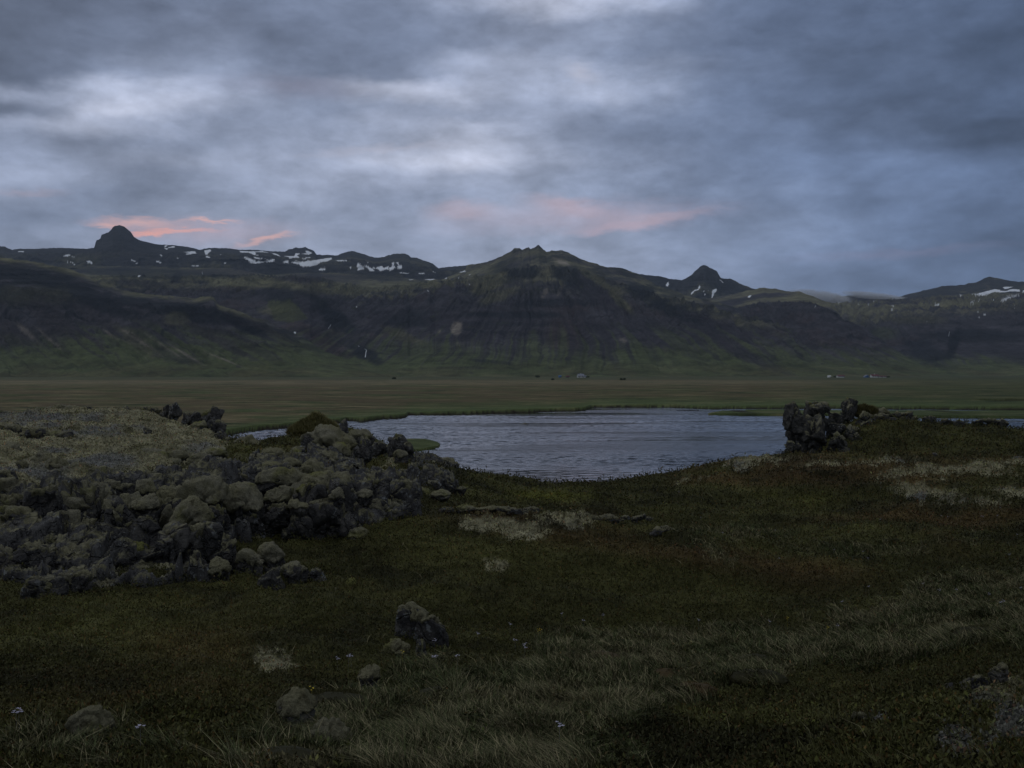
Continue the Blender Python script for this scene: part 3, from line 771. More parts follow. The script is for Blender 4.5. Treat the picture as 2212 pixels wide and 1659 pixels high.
snowF = [zp(1659,(1740,770),(1810,768),(1950,730),(2000,735),(2000,745),(2060,745),(2090,730),(2170,730),(2170,750),(2100,748),(2020,758),(1960,752),(1900,770),(1860,785),(1800,778)),
         zp(1659,(2020,715),(2040,708),(2110,710),(2080,722),(2040,728)), zp(1659,(2005,825),(2050,800),(2170,773),(2175,782),(2100,800),(2030,830)), zp(1659,(1645,770),(1690,780),(1670,782)), zp(1659,(2195,740),(2260,735),(2260,760),(2200,755)),
         zp(1659,(1735,842),(1770,833),(1780,838),(1750,846)), zp(1659,(1810,830),(1835,828),(1830,833)), zp(1659,(1900,828),(1950,827),(1930,832)), zp(1659,(765,862),(790,858),(785,866)), zp(1659,(855,864),(880,860),(865,868)), zp(1659,(905,840),(945,836),(930,843)),
         zp(1659,(1065,866),(1085,868),(1070,874)), zp(1659,(1048,908),(1070,898),(1092,902),(1075,908)), zp(1659,(1435,862),(1485,854),(1470,870),(1445,870)), zp(1659,(1440,868),(1480,864),(1470,872)), zp(1659,(1805,925),(1830,928),(1820,933)),
         zp(1659,(1862,948),(1878,943),(1876,955),(1866,955)), zp(1659,(1805,978),(1825,968),(1832,970)), zp(1659,(1285,964),(1305,964),(1300,968)), zp(1659,(1240,938),(1248,938),(1245,942)), zp(1659,(1365,1002),(1375,1002),(1370,1005)), zp(1659,(2118,888),(2130,890),(2124,896)), zp(1659,(600,842),(630,842),(620,846))]
L1F = [(1700,790),(1850,765),(1914,741),(1940,730),(1976,716),(2000,714),(2019,712),(2026,702),(2050,705),(2084,707),(2134,702),(2212,692),(2400,690),(2700,680),(3200,690)]
hills('hills', (1700, 3200, 1200), [([(1700,817),(3200,817)], 2050), (L1F, 2900), ([(1700,700),(1800,690),(1900,682),(2000,676),(2212,660),(3200,650)], 3700), ([(1700,670),(1800,658),(1934,650),(2100,640),(3200,640)], 4500), (F_top, 5200)],
      (1700, 560), 22, colF, 260, 800, 9.0, 1.0, snowF)

# shoulder right of the pyramid
C_top = [(1380,680),(1450,655),(1531,645),(1581,636),(1610,628),(1631,625),(1640,623),(1651,621),(1662,624),(1674,624),(1689,627),(1700,629),(1724,630),(1740,635),(1759,642),(1775,648),(1794,653),(1808,668),(1820,692),(1834,707),(1850,713),(1872,720),(1885,728),(1899,735),(1922,750),(1950,765),(1984,782),(2009,792),(2060,808),(2120,814)]
hills('hills', (1380, 2120, 1000), [([(1380,818.5),(2120,818.5)], 1800), ([(1380,745),(1600,715),(1700,700),(1760,700),(1834,728),(1900,752),(2000,796),(2060,811),(2120,814)], [(1380, 2900), (1760, 2700), (2120, 2000)]), (C_top, [(1380, 3900), (1660, 3800), (1800, 3300), (2010, 2350), (2120, 2200)])],
      (1300, 560), 24, basecol(725, 800, 0.75, 0.9, 5.0), 240, 500, 12.0, 1.0, [zp(1659,(398,875),(405,866),(414,868),(402,880)), zp(1106,(2035,800),(2050,785),(2065,783),(2048,803))])

# central peak and the long cliffs under it
B_foot = [(-400,819),(2000,819)]
B_l1 = [(-400,645),(0,645),(300,650),(553,648),(603,635),(625,627),(638,623),(655,622),(670,626),(675,637),(690,645),(713,655),(735,666),(748,671),(778,668),(820,663),(865,661),(880,662),(885,669),(900,664),(918,655),(928,650),(940,655),(953,641),(970,637),(990,636),(1028,637),(1060,645),(1106,655),(1150,661),(1250,662),(1330,668),(1450,700),(1600,730),(1800,775),(1900,797),(1960,811),(2000,812)]
B_l2 = [(-400,610),(0,612),(300,615),(553,612),(700,620),(800,640),(900,632),(960,622),(1028,615),(1106,600),(1163,590),(1250,600),(1330,628),(1450,665),(1600,700),(1800,756),(1950,809),(2000,812)]
B_top = [(-400,585),(0,580),(120,584),(200,570),(300,572),(400,574),(500,575),(580,590),(640,586),(700,585),(780,585),(860,592),(903,597),(960,600),(1003,585),(1010,573),(1030,570),(1053,566),(1080,555),(1100,545),(1106,542),(1111,537),(1123,536),(1128,540),(1136,536),(1142,535),(1146,538),(1156,534),(1162,529.5),(1164,529.5),(1170,536),(1181,545),(1188,543),(1191,541),(1202,542),(1213,541),(1225,545),(1236,550),(1256,561),(1270,565),(1288,570),(1306,577),(1325,578),(1343,579),(1360,585),(1378,592),(1395,603),(1418,615),(1435,622),(1456,627),(1475,636),(1493,642),(1512,645),(1531,647),(1555,655),(1581,662),(1620,677),(1659,692),(1750,727),(1850,768),(1950,806),(2000,812)]
snowB = [zp(553,(1732,565),(1745,560),(1810,565),(1812,580),(1775,585),(1740,578)), zp(553,(1408,630),(1425,628),(1460,635),(1500,640),(1545,625),(1648,628),(1650,638),(1590,640),(1540,645),(1510,652),(1440,642)), zp(553,(1320,646),(1358,647),(1340,651)),
         zp(553,(1480,745),(1497,745),(1490,755)), zp(553,(850,880),(872,880),(865,888)), zp(553,(762,708),(776,712),(768,716)), zp(553,(1740,632),(1770,622),(1750,634)), zp(553,(1830,690),(1868,682),(1850,690)), zp(553,(1835,608),(1865,596),(1845,608)),
         zp(0,(1190,622),(1205,610),(1222,612),(1205,622)), zp(0,(1228,607),(1250,609),(1240,612)), zp(553,(335,1098),(345,1110),(340,1114),(330,1104)), zp(553,(386,1133),(402,1135),(396,1144))]
def colB(PX, PY, X_, Y_, Z_, T, fl, g1, g2, crag, band, steep):
    flw_ = fl
    c = basecol(700, 800, 0.42, 0.6, 7.0)(PX, PY, X_, Y_, Z_, T, fl, g1, g2, crag, band, steep)
    n = fbm2(PX / 40, PY / 18, 4, 0.6, 2.0)
    left = 1 - sstep(PX, 1000, 1080)
    c = lerp(c, MOS, left * sstep(T, 0.36, 0.42) * sstep(n + 0.30, 0.0, 0.6) * 0.6 * (1 - sstep(PY, 665, 690)))
    c = lerp(c, CLF * 1.3, left * sstep(-n + 0.3 * g1, 0.15, 0.5) * sstep(T, 0.36, 0.42) * 0.7)
    c = lerp(c, CLF * 1.2, (1 - left) * sstep(n + 0.6 * crag + 0.3 * sstep(PX, 1150, 1300), 0.25, 0.75) * sstep(T, 0.35, 0.6) * 0.7)
    OLV = MOS * 0.62; DK = CLF * 1.1; PUR = np.array([0.036, 0.033, 0.041])
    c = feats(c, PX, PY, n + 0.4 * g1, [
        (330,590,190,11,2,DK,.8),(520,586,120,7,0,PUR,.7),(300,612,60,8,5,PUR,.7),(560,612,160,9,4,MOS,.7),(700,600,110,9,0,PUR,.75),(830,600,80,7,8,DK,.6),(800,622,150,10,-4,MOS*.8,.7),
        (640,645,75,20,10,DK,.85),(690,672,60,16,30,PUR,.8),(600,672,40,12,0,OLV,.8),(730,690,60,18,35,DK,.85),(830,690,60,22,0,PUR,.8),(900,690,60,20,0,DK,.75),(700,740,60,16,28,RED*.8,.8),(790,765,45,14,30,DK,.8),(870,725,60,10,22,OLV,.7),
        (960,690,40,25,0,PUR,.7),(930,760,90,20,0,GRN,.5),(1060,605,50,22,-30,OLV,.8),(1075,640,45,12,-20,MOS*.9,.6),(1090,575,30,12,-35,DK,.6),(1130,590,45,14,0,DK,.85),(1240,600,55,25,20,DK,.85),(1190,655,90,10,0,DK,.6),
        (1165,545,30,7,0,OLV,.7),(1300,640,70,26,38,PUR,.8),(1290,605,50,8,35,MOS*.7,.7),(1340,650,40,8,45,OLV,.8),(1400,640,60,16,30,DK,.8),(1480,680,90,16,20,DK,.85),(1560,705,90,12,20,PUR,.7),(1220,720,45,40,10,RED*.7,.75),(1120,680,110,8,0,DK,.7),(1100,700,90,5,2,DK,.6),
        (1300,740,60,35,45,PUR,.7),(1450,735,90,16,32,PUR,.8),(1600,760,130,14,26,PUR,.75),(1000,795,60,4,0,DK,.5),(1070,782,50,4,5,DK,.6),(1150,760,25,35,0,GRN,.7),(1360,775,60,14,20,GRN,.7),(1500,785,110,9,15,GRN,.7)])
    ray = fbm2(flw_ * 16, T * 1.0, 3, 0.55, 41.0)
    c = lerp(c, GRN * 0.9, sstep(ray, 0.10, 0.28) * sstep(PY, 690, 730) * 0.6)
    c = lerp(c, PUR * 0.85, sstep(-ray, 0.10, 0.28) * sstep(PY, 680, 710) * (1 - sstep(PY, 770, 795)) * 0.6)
    pm = np.maximum.reduce([gb(PX, PY, 986, 708, 14, 17, 15), 0.6 * gb(PX, PY, 948, 716, 7, 6), 0.8 * gb(PX, PY, 1215, 568, 22, 8, 15), 0.5 * gb(PX, PY, 1180, 630, 12, 26, 30), 0.5 * gb(PX, PY, 1208, 630, 8, 24, 30), 0.45 * gb(PX, PY, 1010, 745, 40, 8, 20), 0.4 * gb(PX, PY, 1350, 735, 22, 10, 40)])
    c = lerp(c, PAL, np.clip(sstep(pm + 0.5 * n, 0.3, 0.7), 0, 1) * 0.7)
    g = inpoly(PX + 12 * n, PY + 6 * n, zp(553, (110, 830), (300, 820), (460, 990), (300, 1020), (140, 990))) * 0.8
    c = lerp(c, np.array([0.06, 0.066, 0.03]), g)
    # waterfall gorge: bare dark rock
    go = np.maximum(gb(PX, PY, 790, 765, 30, 16), gb(PX, PY, 715, 690, 30, 22, 40))
    c = lerp(c, CLF, sstep(go + 0.4 * n, 0.3, 0.7) * 0.8)
    return c
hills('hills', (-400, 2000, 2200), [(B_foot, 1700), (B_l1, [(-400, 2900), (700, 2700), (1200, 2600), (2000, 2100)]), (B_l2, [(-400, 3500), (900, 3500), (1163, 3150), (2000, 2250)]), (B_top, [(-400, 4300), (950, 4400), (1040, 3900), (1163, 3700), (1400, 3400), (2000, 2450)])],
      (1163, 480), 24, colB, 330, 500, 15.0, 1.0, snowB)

# left front massif
A_top = [(-500,540),(-200,550),(0,556),(30,560),(60,564),(90,568),(120,575),(140,579),(160,585),(180,592),(200,602),(220,609),(240,615),(265,627),(295,632),(325,636),(356,638),(387,640),(405,644),(425,645),(440,641),(455,640),(463,644),(470,655),(475,660),(500,667),(525,675),(553,687),(573,690),(590,700),(620,713),(653,727),(680,746),(703,760),(740,773),(778,786),(810,797),(843,808),(870,816),(950,822)]
def colA(PX, PY, X_, Y_, Z_, T, fl, g1, g2, crag, band, steep):
    c = basecol(665, 790, 0.97, 1.0, 1.0)(PX, PY, X_, Y_, Z_, T, fl, g1, g2, crag, band, steep)
    n = fbm2(PX / 40, PY / 18, 4, 0.6, 2.0)
    c = lerp(c, CLF, sstep(T, 0.5, 0.7) * sstep(n + 0.7 * crag, 0.0, 0.5) * 0.75)
    OLV = MOS * 0.55; DK = CLF * 0.9; PUR = np.array([0.036, 0.032, 0.036])
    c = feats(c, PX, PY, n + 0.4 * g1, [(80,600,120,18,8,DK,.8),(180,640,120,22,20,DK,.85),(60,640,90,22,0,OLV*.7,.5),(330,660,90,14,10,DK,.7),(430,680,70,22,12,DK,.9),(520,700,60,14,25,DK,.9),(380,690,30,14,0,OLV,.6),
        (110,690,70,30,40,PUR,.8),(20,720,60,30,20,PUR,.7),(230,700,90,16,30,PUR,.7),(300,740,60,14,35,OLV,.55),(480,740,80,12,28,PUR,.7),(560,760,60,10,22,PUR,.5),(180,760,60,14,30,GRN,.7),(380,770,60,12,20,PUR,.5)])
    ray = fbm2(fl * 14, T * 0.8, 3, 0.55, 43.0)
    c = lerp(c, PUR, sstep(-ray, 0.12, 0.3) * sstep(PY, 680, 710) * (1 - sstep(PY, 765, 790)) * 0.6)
    ytop = np.interp(PX, [q[0] for q in A_top], [q[1] for q in A_top])
    c = lerp(c, MOS, (1 - sstep(PY - ytop, 2, 14 + 10 * n)) * sstep(n + 0.5, 0, 0.5) * 0.7 * (1 - sstep(PX, 480, 620)))
    c = lerp(c, GRN, sstep(PX + 1.5 * (PY - 760), 560, 760) * 0.8)
    for b in [(235,720,30,4,33),(300,735,60,5,33),(350,745,70,4,33),(400,765,60,4,30),(480,775,60,3,22),(60,720,40,8,45),(110,735,50,5,40)]:
        c = lerp(c, PAL * 0.8, sstep(gb(PX + 6 * n, PY + 3 * n, *b) + 0.5 * fbm2(fl * 130, T * 2, 2, 0.5, 3.0), 0.45, 0.9) * 0.6)
    return c
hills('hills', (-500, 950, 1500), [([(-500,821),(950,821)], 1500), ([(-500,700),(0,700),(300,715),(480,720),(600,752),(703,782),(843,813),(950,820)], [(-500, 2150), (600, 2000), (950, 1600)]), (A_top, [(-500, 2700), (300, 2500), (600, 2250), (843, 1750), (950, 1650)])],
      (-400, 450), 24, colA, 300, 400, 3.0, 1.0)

print('terrain done')

# evening air between here and the mountains
HZ = 0.00004
m_haze = bpy.data.materials.new('haze'); m_haze.use_nodes = True
t = NT(m_haze.node_tree); t.n.clear()
o = t.n.new('ShaderNodeOutputMaterial'); pv = t.n.new('ShaderNodeVolumePrincipled')
pv.inputs['Color'].default_value = (0.62, 0.78, 1.0, 1); pv.inputs['Density'].default_value = HZ; pv.inputs['Anisotropy'].default_value = 0.0
t.l.new(pv.outputs[0], o.inputs['Volume'])
hx, hy0, hy1, hz0, hz1 = 8000, -3500, 7600, -25, 760
hv = np.array([(x, y, z) for z in (hz0, hz1) for y in (hy0, hy1) for x in (-hx, hx)], float)
haze = mesh_obj('haze', hv, np.array([[0,2,3,1],[4,5,7,6],[0,1,5,4],[2,6,7,3],[0,4,6,2],[1,3,7,5]]), m_haze, smooth=False)
tag(haze, 'pale evening haze in the air over the whole valley', 'haze', kind='stuff')
del haze['category']

# ------------------------------------------------------------------ where a line of sight meets the ground
def hit(px_, py_):
    u = (px_ - CX) / F
    i = int(np.clip(np.searchsorted(uc, u), 1, len(uc) - 1))
    col = HY - F * (Z[:, i] - EZ) / Yr
    j = np.where((col <= py_) & (Yr > 2.5))[0]
    return float(Yr[j[0]]) if len(j) else 60.0

# low cloud spilling over the saddle on the right
m_fog = bpy.data.materials.new('low_cloud'); m_fog.use_nodes = True
t = NT(m_fog.node_tree); t.n.clear()
o = t.n.new('ShaderNodeOutputMaterial'); pv = t.n.new('ShaderNodeVolumePrincipled')
pv.inputs['Color'].default_value = (0.92, 0.95, 1.0, 1)
co = objco(t)
r = t.vmath('MULTIPLY', co, (1.0, 1.0, 1.0))
ln = t.n.new('ShaderNodeVectorMath'); ln.operation = 'LENGTH'; t.put(ln.inputs[0], r)
fz = t.mapr(ln.outputs['Value'], 1.0, 0.35)
nz = t.mapr(t.noise(t.vmath('MULTIPLY', co, (3.0, 1.0, 1.2)), 1.6, 4, 0.55, 0.4), 0.35, 0.65, 0.15, 1.0)
t.put(pv.inputs['Density'], t.math('MULTIPLY', t.math('MULTIPLY', fz, nz), 0.06))
t.l.new(pv.outputs[0], o.inputs['Volume'])
import bmesh
def ico(sub):
    bm = bmesh.new(); bmesh.ops.create_icosphere(bm, subdivisions=sub, radius=1.0)
    V = np.array([v_.co[:] for v_ in bm.verts]); Fc = np.array([[v_.index for v_ in f.verts] for f in bm.faces]); bm.free()
    return V, Fc
ICO = {k: ico(k) for k in (3, 4, 5, 6)}
for px_, py_, Y, sx, sy, sz, rz, lab in [(1765, 642, 4450, 175, 130, 34, 0.0, 'thick white tongue of low cloud spilling down the saddle'),
                               (1890, 640, 4800, 190, 110, 17, 0.0, 'thin veil of low cloud trailing over the dark knoll')]:
    c = pt(px_, py_, Y)
    V_, F_ = ICO[4]
    o_ = mesh_obj('low_cloud', V_, F_, m_fog)
    o_.location = c; o_.scale = (sx, sy, sz); o_.rotation_euler = (0, math.radians(7), rz)
    tag(o_, lab, 'cloud', kind='stuff')
    del o_['category']

# ------------------------------------------------------------------ waterfalls
def ribbon(name, pts, wpx, Y, label):
    """a narrow fall down the rock: pts in picture coordinates at distance Y"""
    P3 = np.array([pt(a, b, Y - 10 * (k / len(pts))) for k, (a, b) in enumerate(pts)])
    w = np.array(wpx) / F * Y
    V_ = []
    for p, ww in zip(P3, w):
        for k in range(6):
            an = k / 6 * 2 * math.pi
            V_.append((p[0] + math.cos(an) * ww / 2, p[1] + math.sin(an) * ww / 3, p[2]))
    n = len(P3); Fc = []
    for i in range(n - 1):
        for k in range(6):
            a, b = i * 6 + k, i * 6 + (k + 1) % 6
            Fc.append((a, b, b + 6, a + 6))
    o_ = mesh_obj(name, np.array(V_), np.array(Fc), m_fall)
    tag(o_, label, 'waterfall')
    return o_
ribbon('waterfall', zp(553, (940,1245), (956,1258), (950,1275), (948,1295), (944,1318)), [1.2, 1.6, 1.8, 2.2, 2.0], 1890, 'white waterfall dropping into the dark gorge, tallest of the gorge')
ribbon('waterfall', zp(553, (742,957), (738,968), (730,980)), [1.0, 1.2, 0.7], 2540, 'small high cascade near the top of the dark gorge')
ribbon('waterfall', zp(553, (647,1035), (643,1048), (628,1062), (630,1070)), [0.9, 1.0, 1.0, 0.8], 2300, 'short broken cascade halfway down the dark gorge')
ribbon('waterfall', zp(553, (885,1218), (893,1226)), [1.2, 0.9], 1950, 'tiny white cascade just above the tallest fall')
ribbon('waterfall', zp(1659, (1567,1095), (1560,1130), (1550,1170), (1545,1185)), [0.7, 0.8, 0.8, 0.6], 2700, 'thin thread of a waterfall in the dark cliff, far right')
ribbon('waterfall', zp(0, (1750,578), (1752,598), (1760,610)), [0.6, 0.8, 0.7], 3900, 'faint cascade on the upland under the snow hills')

# ------------------------------------------------------------------ rocks
def rock_verts(sub, seed, p=3.2, facets=9, lump=0.09, cut=(0.52, 0.86)):
    rs = np.random.default_rng(seed)
    D, Fc = ICO[sub]
    r = 1.0 / (np.sum(np.abs(D) ** p, 1)) ** (1 / p)
    r0 = r.copy()
    for q_ in range(max(facets + 7, 0)):
        n = rs.normal(size=3); n[2] *= 0.45 if q_ > 3 else 1.6; n /= np.linalg.norm(n)
        o_ = rs.uniform(*cut)
        dn = np.maximum(D @ n, 1e-3)
        r = np.minimum(r, o_ / dn)
    off = rs.uniform(0, 90, 3)
    lumpn = fbm3(D * 1.7 + off, 3)
    r = r * (1 + lump * lumpn)
    r0 = (0.2 * r0 * 0.80 + 0.8 * r) * (1 + 0.3 * lump * lumpn)
    return D, Fc, r, r0, off
def make_block(parent, *a_, moss=0.5, **k_):
    return make_block_(parent, *a_, moss=(moss if moss > 0.55 else moss * 0.9), **k_)
def make_block_(parent, dims, loc, seed, mat=None, moss=0.5, rz=0.0, p=3.2, facets=9, lump=0.09, rough=1.0, px_size=30, name='rock_block', capname='moss_cap', mossy_all=False, tilt=0.0):
    sub = 3 if px_size < 9 else (4 if px_size < 24 else (5 if px_size < 62 else 6))
    D, Fc, r, r0, off = rock_verts(sub, seed, p, facets, lump)
    dm = np.array(dims) / 2.0
    Vt = D * r[:, None] * dm
    sz = float(np.mean(dims))
    wl = 0.30 * sz + 0.05
    dis = rough * sz * (0.045 * fbm3(Vt / wl + off, 4, 0.6) + 0.055 * fbm3(Vt / (wl * 0.32) + off, 5, 0.66, 'ridge') - 0.028)
    # joints: deep straight-ish cracks
    jn = np.abs(fbm3(Vt * np.array([1.0, 1.0, 0.35]) / (wl * 1.7) + off * 1.3, 2, 0.5))
    dis -= rough * sz * 0.07 * (1 - sstep(jn, 0.0, 0.045))
    nrm = D / dm; nrm /= np.linalg.norm(nrm, axis=1)[:, None]
    rs2 = np.random.default_rng(seed + 9)
    nc_ = 7
    sd_ = rs2.uniform(-1, 1, (nc_, 3)) * dm
    Vq = Vt + 0.05 * sz * np.stack([fbm3(Vt / wl + off + q_ * 7.1, 2) for q_ in range(3)], 1)
    dd = np.sqrt(((Vq[:, None, :] - sd_[None]) ** 2).sum(2)); od = np.sort(dd, 1); wi = dd.argmin(1)
    cell = rs2.uniform(-0.13, 0.05, nc_)[wi]
    dis += sz * rough * (cell - 0.07 * (1 - sstep(od[:, 1] - od[:, 0], 0.0, 0.035 * sz)))
    V_ = Vt + nrm * dis[:, None]
    ct, st = math.cos(tilt), math.sin(tilt)
    def rot(a):
        a = np.stack([a[:, 0] * ct + a[:, 2] * st, a[:, 1], -a[:, 0] * st + a[:, 2] * ct], 1)
        c, s_ = math.cos(rz), math.sin(rz)
        return np.stack([a[:, 0] * c - a[:, 1] * s_, a[:, 0] * s_ + a[:, 1] * c, a[:, 2]], 1) + np.array(loc)
    b = mesh_obj(name, rot(V_), Fc, mat or m_rock, parent)
    if moss > 0.02:
        nrot = rot(nrm) - np.array(loc)
        nm = fbm3(D * 2.4 + off + 5, 3)
        mk = sstep(nrot[:, 2] + 0.85 * (1.25 - moss) * nm - 0.12 * nrot[:, 1], 1.0 - moss, 1.12 - moss)
        th = sz * (0.030 + 0.035 * moss)
        puff = fbm3(Vt / (0.10 + 0.14 * sz) + off, 3, 0.55)
        Vm = D * r0[:, None] * dm + nrm * ((th * mk) - 0.16 * sz * (1 - mk) + mk * sz * 0.05 * np.abs(puff) * 2 + mk * 0.8 * dis)[:, None]
        keep = (mk[Fc].max(1) > 0.02)
        if keep.any():
            Fk = Fc[keep]; ids = np.unique(Fk); mp = np.full(len(D), -1); mp[ids] = np.arange(len(ids))
            mesh_obj(capname, rot(Vm)[ids], mp[Fk], m_moss, b)
    return b
def block_at(parent, x0, x1, y0, y1, Y, seed, moss=0.45, deep=0.85, sink=0.18, org=None, **kw):
    w = (x1 - x0) / F * Y; h = (y1 - y0) / F * Y
    h2 = h * (1 + sink)
    ztop = EZ - (y0 - HY) / F * Y
    c = np.array([((x0 + x1) / 2 - CX) / F * Y, Y + w * deep * 0.4, ztop - h2 / 2])
    if org is not None: c = c - org
    dep = deep * (0.5 * w + 0.5 * h)
    return make_block(parent, (w * 1.24, dep * 1.3, h2 * 1.18), c, seed, moss=moss, px_size=max(x1 - x0, y1 - y0) / 2.16, **kw)
seed = [100]
def nxt():
    seed[0] += 1
    return seed[0]
def outcrop(name, label, cat, px_, py_, Y, blocks, **kw):
    org = pt(px_, py_, Y)
    e = empty(name, org); tag(e, label, cat)
    for b in blocks:
        x0, x1, y0, y1, YY_ = b[:5]; ms = b[5] if len(b) > 5 else 0.4
        k2 = dict(kw)
        if y1 > 1150 and x1 < 520 and ms < .8: ms *= .45
        elif ms < .5: ms *= .8
        if len(b) > 6: k2.update(b[6])
        rs = random.Random(seed[0])
        k2.setdefault('rz', rs.uniform(-0.3, 0.3)); k2.setdefault('tilt', rs.uniform(-0.22, 0.22))
        if name == 'lava_outcrop': k2.setdefault('p', rs.uniform(2.8, 5.5)); k2.setdefault('sink', 0.45); k2.setdefault('facets', rs.randint(8, 14)); k2.setdefault('rough', 1.15)
        block_at(e, x0, x1, y0, y1, YY_, nxt(), moss=ms, org=org, **k2)
    return e
T = dict
# fissured bedrock crust between and under the lava blocks
m_crust = rock_mat('lava_crust', (0.026, 0.026, 0.028), (0.085, 0.085, 0.085))
def crust(px0, px1, npx, Y0, Y1, q, polys, amp=0.22):
    uu = (np.linspace(px0, px1, npx) - CX) / F
    ys = [Y0]
    while ys[-1] < Y1: ys.append(ys[-1] * q)
    ys = np.array(ys); U_, Y_ = np.meshgrid(uu, ys)
    Zb = ground_at((U_ * F + CX).ravel(), Y_.ravel()).reshape(U_.shape)
    X_ = U_ * Y_
    gx_, gy_ = to_pix(X_, Y_, Zb)
    wx = gx_ + 22 * fbm2(X_ / .5, Y_ / .5, 3, 0.55, 4.0); wy = gy_ + 14 * fbm2(X_ / .5, Y_ / .5, 3, 0.55, 9.0)
    m = np.zeros(X_.shape)
    for pl in polys: m = np.maximum(m, inpoly(wx, wy, pl) * 1.0)
    k = 3
    for _ in range(3):
        m[1:-1, 1:-1] = (m[:-2, 1:-1] + m[2:, 1:-1] + m[1:-1, :-2] + m[1:-1, 2:] + 2 * m[1:-1, 1:-1]) / 6
    # irregular plates: nearest of a jittered lattice of centres
    def cells(sc_, sd):
        xw = X_ / sc_ + 0.35 * fbm2(X_ / sc_ * 1.3, Y_ / sc_ * 1.3, 2, 0.5, sd); yw = Y_ / sc_ + 0.35 * fbm2(X_ / sc_ * 1.3, Y_ / sc_ * 1.3, 2, 0.5, sd + 5)
        xi = np.floor(xw); yi = np.floor(yw); b1 = np.full(X_.shape, 9.); b2 = b1.copy(); hv_ = np.zeros(X_.shape); tx = hv_.copy()
        for a in (-1, 0, 1):
            for b in (-1, 0, 1):
                cx_ = (xi + a).astype(int) & 255; cy_ = (yi + b).astype(int) & 255
                h1 = _perm[_perm[cx_] + cy_]; h2 = _perm[h1 + 77]; h3 = _perm[h1 + 151]; h4 = _perm[h1 + 199]
                ox = xi + a + h1 / 256; oy = yi + b + h2 / 256
                dd = np.hypot(xw - ox, yw - oy)
                new = dd < b1
                b2 = np.where(new, b1, np.minimum(b2, dd)); 
                hv_ = np.where(new, h3 / 255. - .5 + (xw - ox) * (h4 / 255. - .5) * 1.2 + (yw - oy) * (h2 / 255. - .2) * 1.0, hv_)
                b1 = np.where(new, dd, b1)
        return hv_, sstep(b2 - b1, 0.0, 0.14)
    h1, e1 = cells(1.15, 3.0); h2, e2 = cells(0.45, 8.0)
    hh = amp * (1.5 * h1 - 0.7 * (1 - e1)) + amp * 0.5 * (h2 - 0.5 * (1 - e2)) + 0.10 * fbm2(X_ / .22, Y_ / .22, 4, 0.6, 33.0) + 0.17
    Zc = Zb + np.where(m > 0, hh, 0) * m - 0.35 * (1 - m)
    return tag(mesh_obj('bedrock', np.stack([X_, Y_, Zc], -1).reshape(-1, 3), grid_faces(len(ys), npx), m_crust), kind='structure')
crust(-300, 920, 1150, 12.4, 27, 1.0032, [[(-300,1050),(0,1048),(120,1056),(300,1044),(480,1024),(560,1002),(640,995),(700,998),(760,1015),(900,1040),(915,1075),(905,1110),(870,1120),(760,1150),(650,1160),(500,1172),(510,1235),(450,1258),(300,1272),(0,1258),(-300,1255)]], 0.24)
crust(600, 1010, 420, 25, 42, 1.003, [[(655,965),(700,945),(800,950),(895,975),(890,1000),(840,985),(790,1000),(790,1040),(720,1030),(680,1010)],[(890,992),(990,1003),(1000,1012),(900,1008)],[(848,1018),(915,1020),(960,1030),(990,1045),(985,1060),(930,1052),(850,1045)]], 0.26)
outcrop('lava_outcrop', 'long jointed wall of dark lava blocks with woolly moss tops, left foreground', 'rock outcrop', 250, 1250, 15, [
 (-70,120,1058,1250,16.6,.45,T(sink=.1,p=5)),(90,250,1062,1250,16.4,.4,T(sink=.1,p=5)),(230,400,1078,1250,16.2,.5,T(sink=.1,p=5)),(-60,45,1038,1105,17,.5),(30,92,1044,1092,17.2,.25),(85,140,1056,1098,16.8,.3),(132,228,1050,1108,16.8,.8),(120,205,1078,1125,16.4,.6),(-50,80,1100,1160,16,.65),
 (80,210,1108,1190,15.8,.3),(-60,95,1146,1205,15.6,.3),(200,292,1098,1205,15.4,.35,T(p=5,facets=7,lump=.08)),(278,338,1118,1205,15.4,.35,T(p=5,facets=7,lump=.08)),
 (205,262,1085,1115,16.2,.8),(250,280,1072,1110,16.4,.8),(268,312,1062,1100,16.6,.85),(270,338,1076,1118,16.2,.8),(286,334,1043,1076,17.6,.9),(235,290,1045,1078,17.8,.35),
 (322,396,1128,1250,15,.3,T(p=5,facets=7,lump=.1)),(345,452,1078,1172,15.8,.95,T(tilt=.5,p=2.4)),(380,462,1148,1235,15.1,.35,T(p=4.5,facets=8,lump=.1)),(446,512,1172,1248,15,.3),
 (375,480,1048,1112,17.4,.9,T(p=3)),(455,560,1054,1108,18.2,.85,T(p=3)),(325,395,1046,1108,17.5,.8),(350,394,1038,1072,18.6,.2,T(facets=12)),(150,200,1042,1064,18.2,.3),(205,262,1044,1066,18.2,.3),(-30,30,1025,1060,18.6,.4),
 (100,170,1186,1254,14.6,.15),(10,112,1184,1256,14.5,.4),(-70,30,1195,1262,14.4,.3),(395,445,1202,1256,14.6,.35),(215,330,1190,1262,14.9,.15,T(p=4.5,facets=8)),(440,492,1212,1258,14.4,.85),
 (60,130,1150,1215,15.2,.2),(130,225,1150,1225,15.2,.3,T(p=4.5)),(290,345,1190,1262,14.8,.2),(330,400,1215,1272,14.4,.15)])
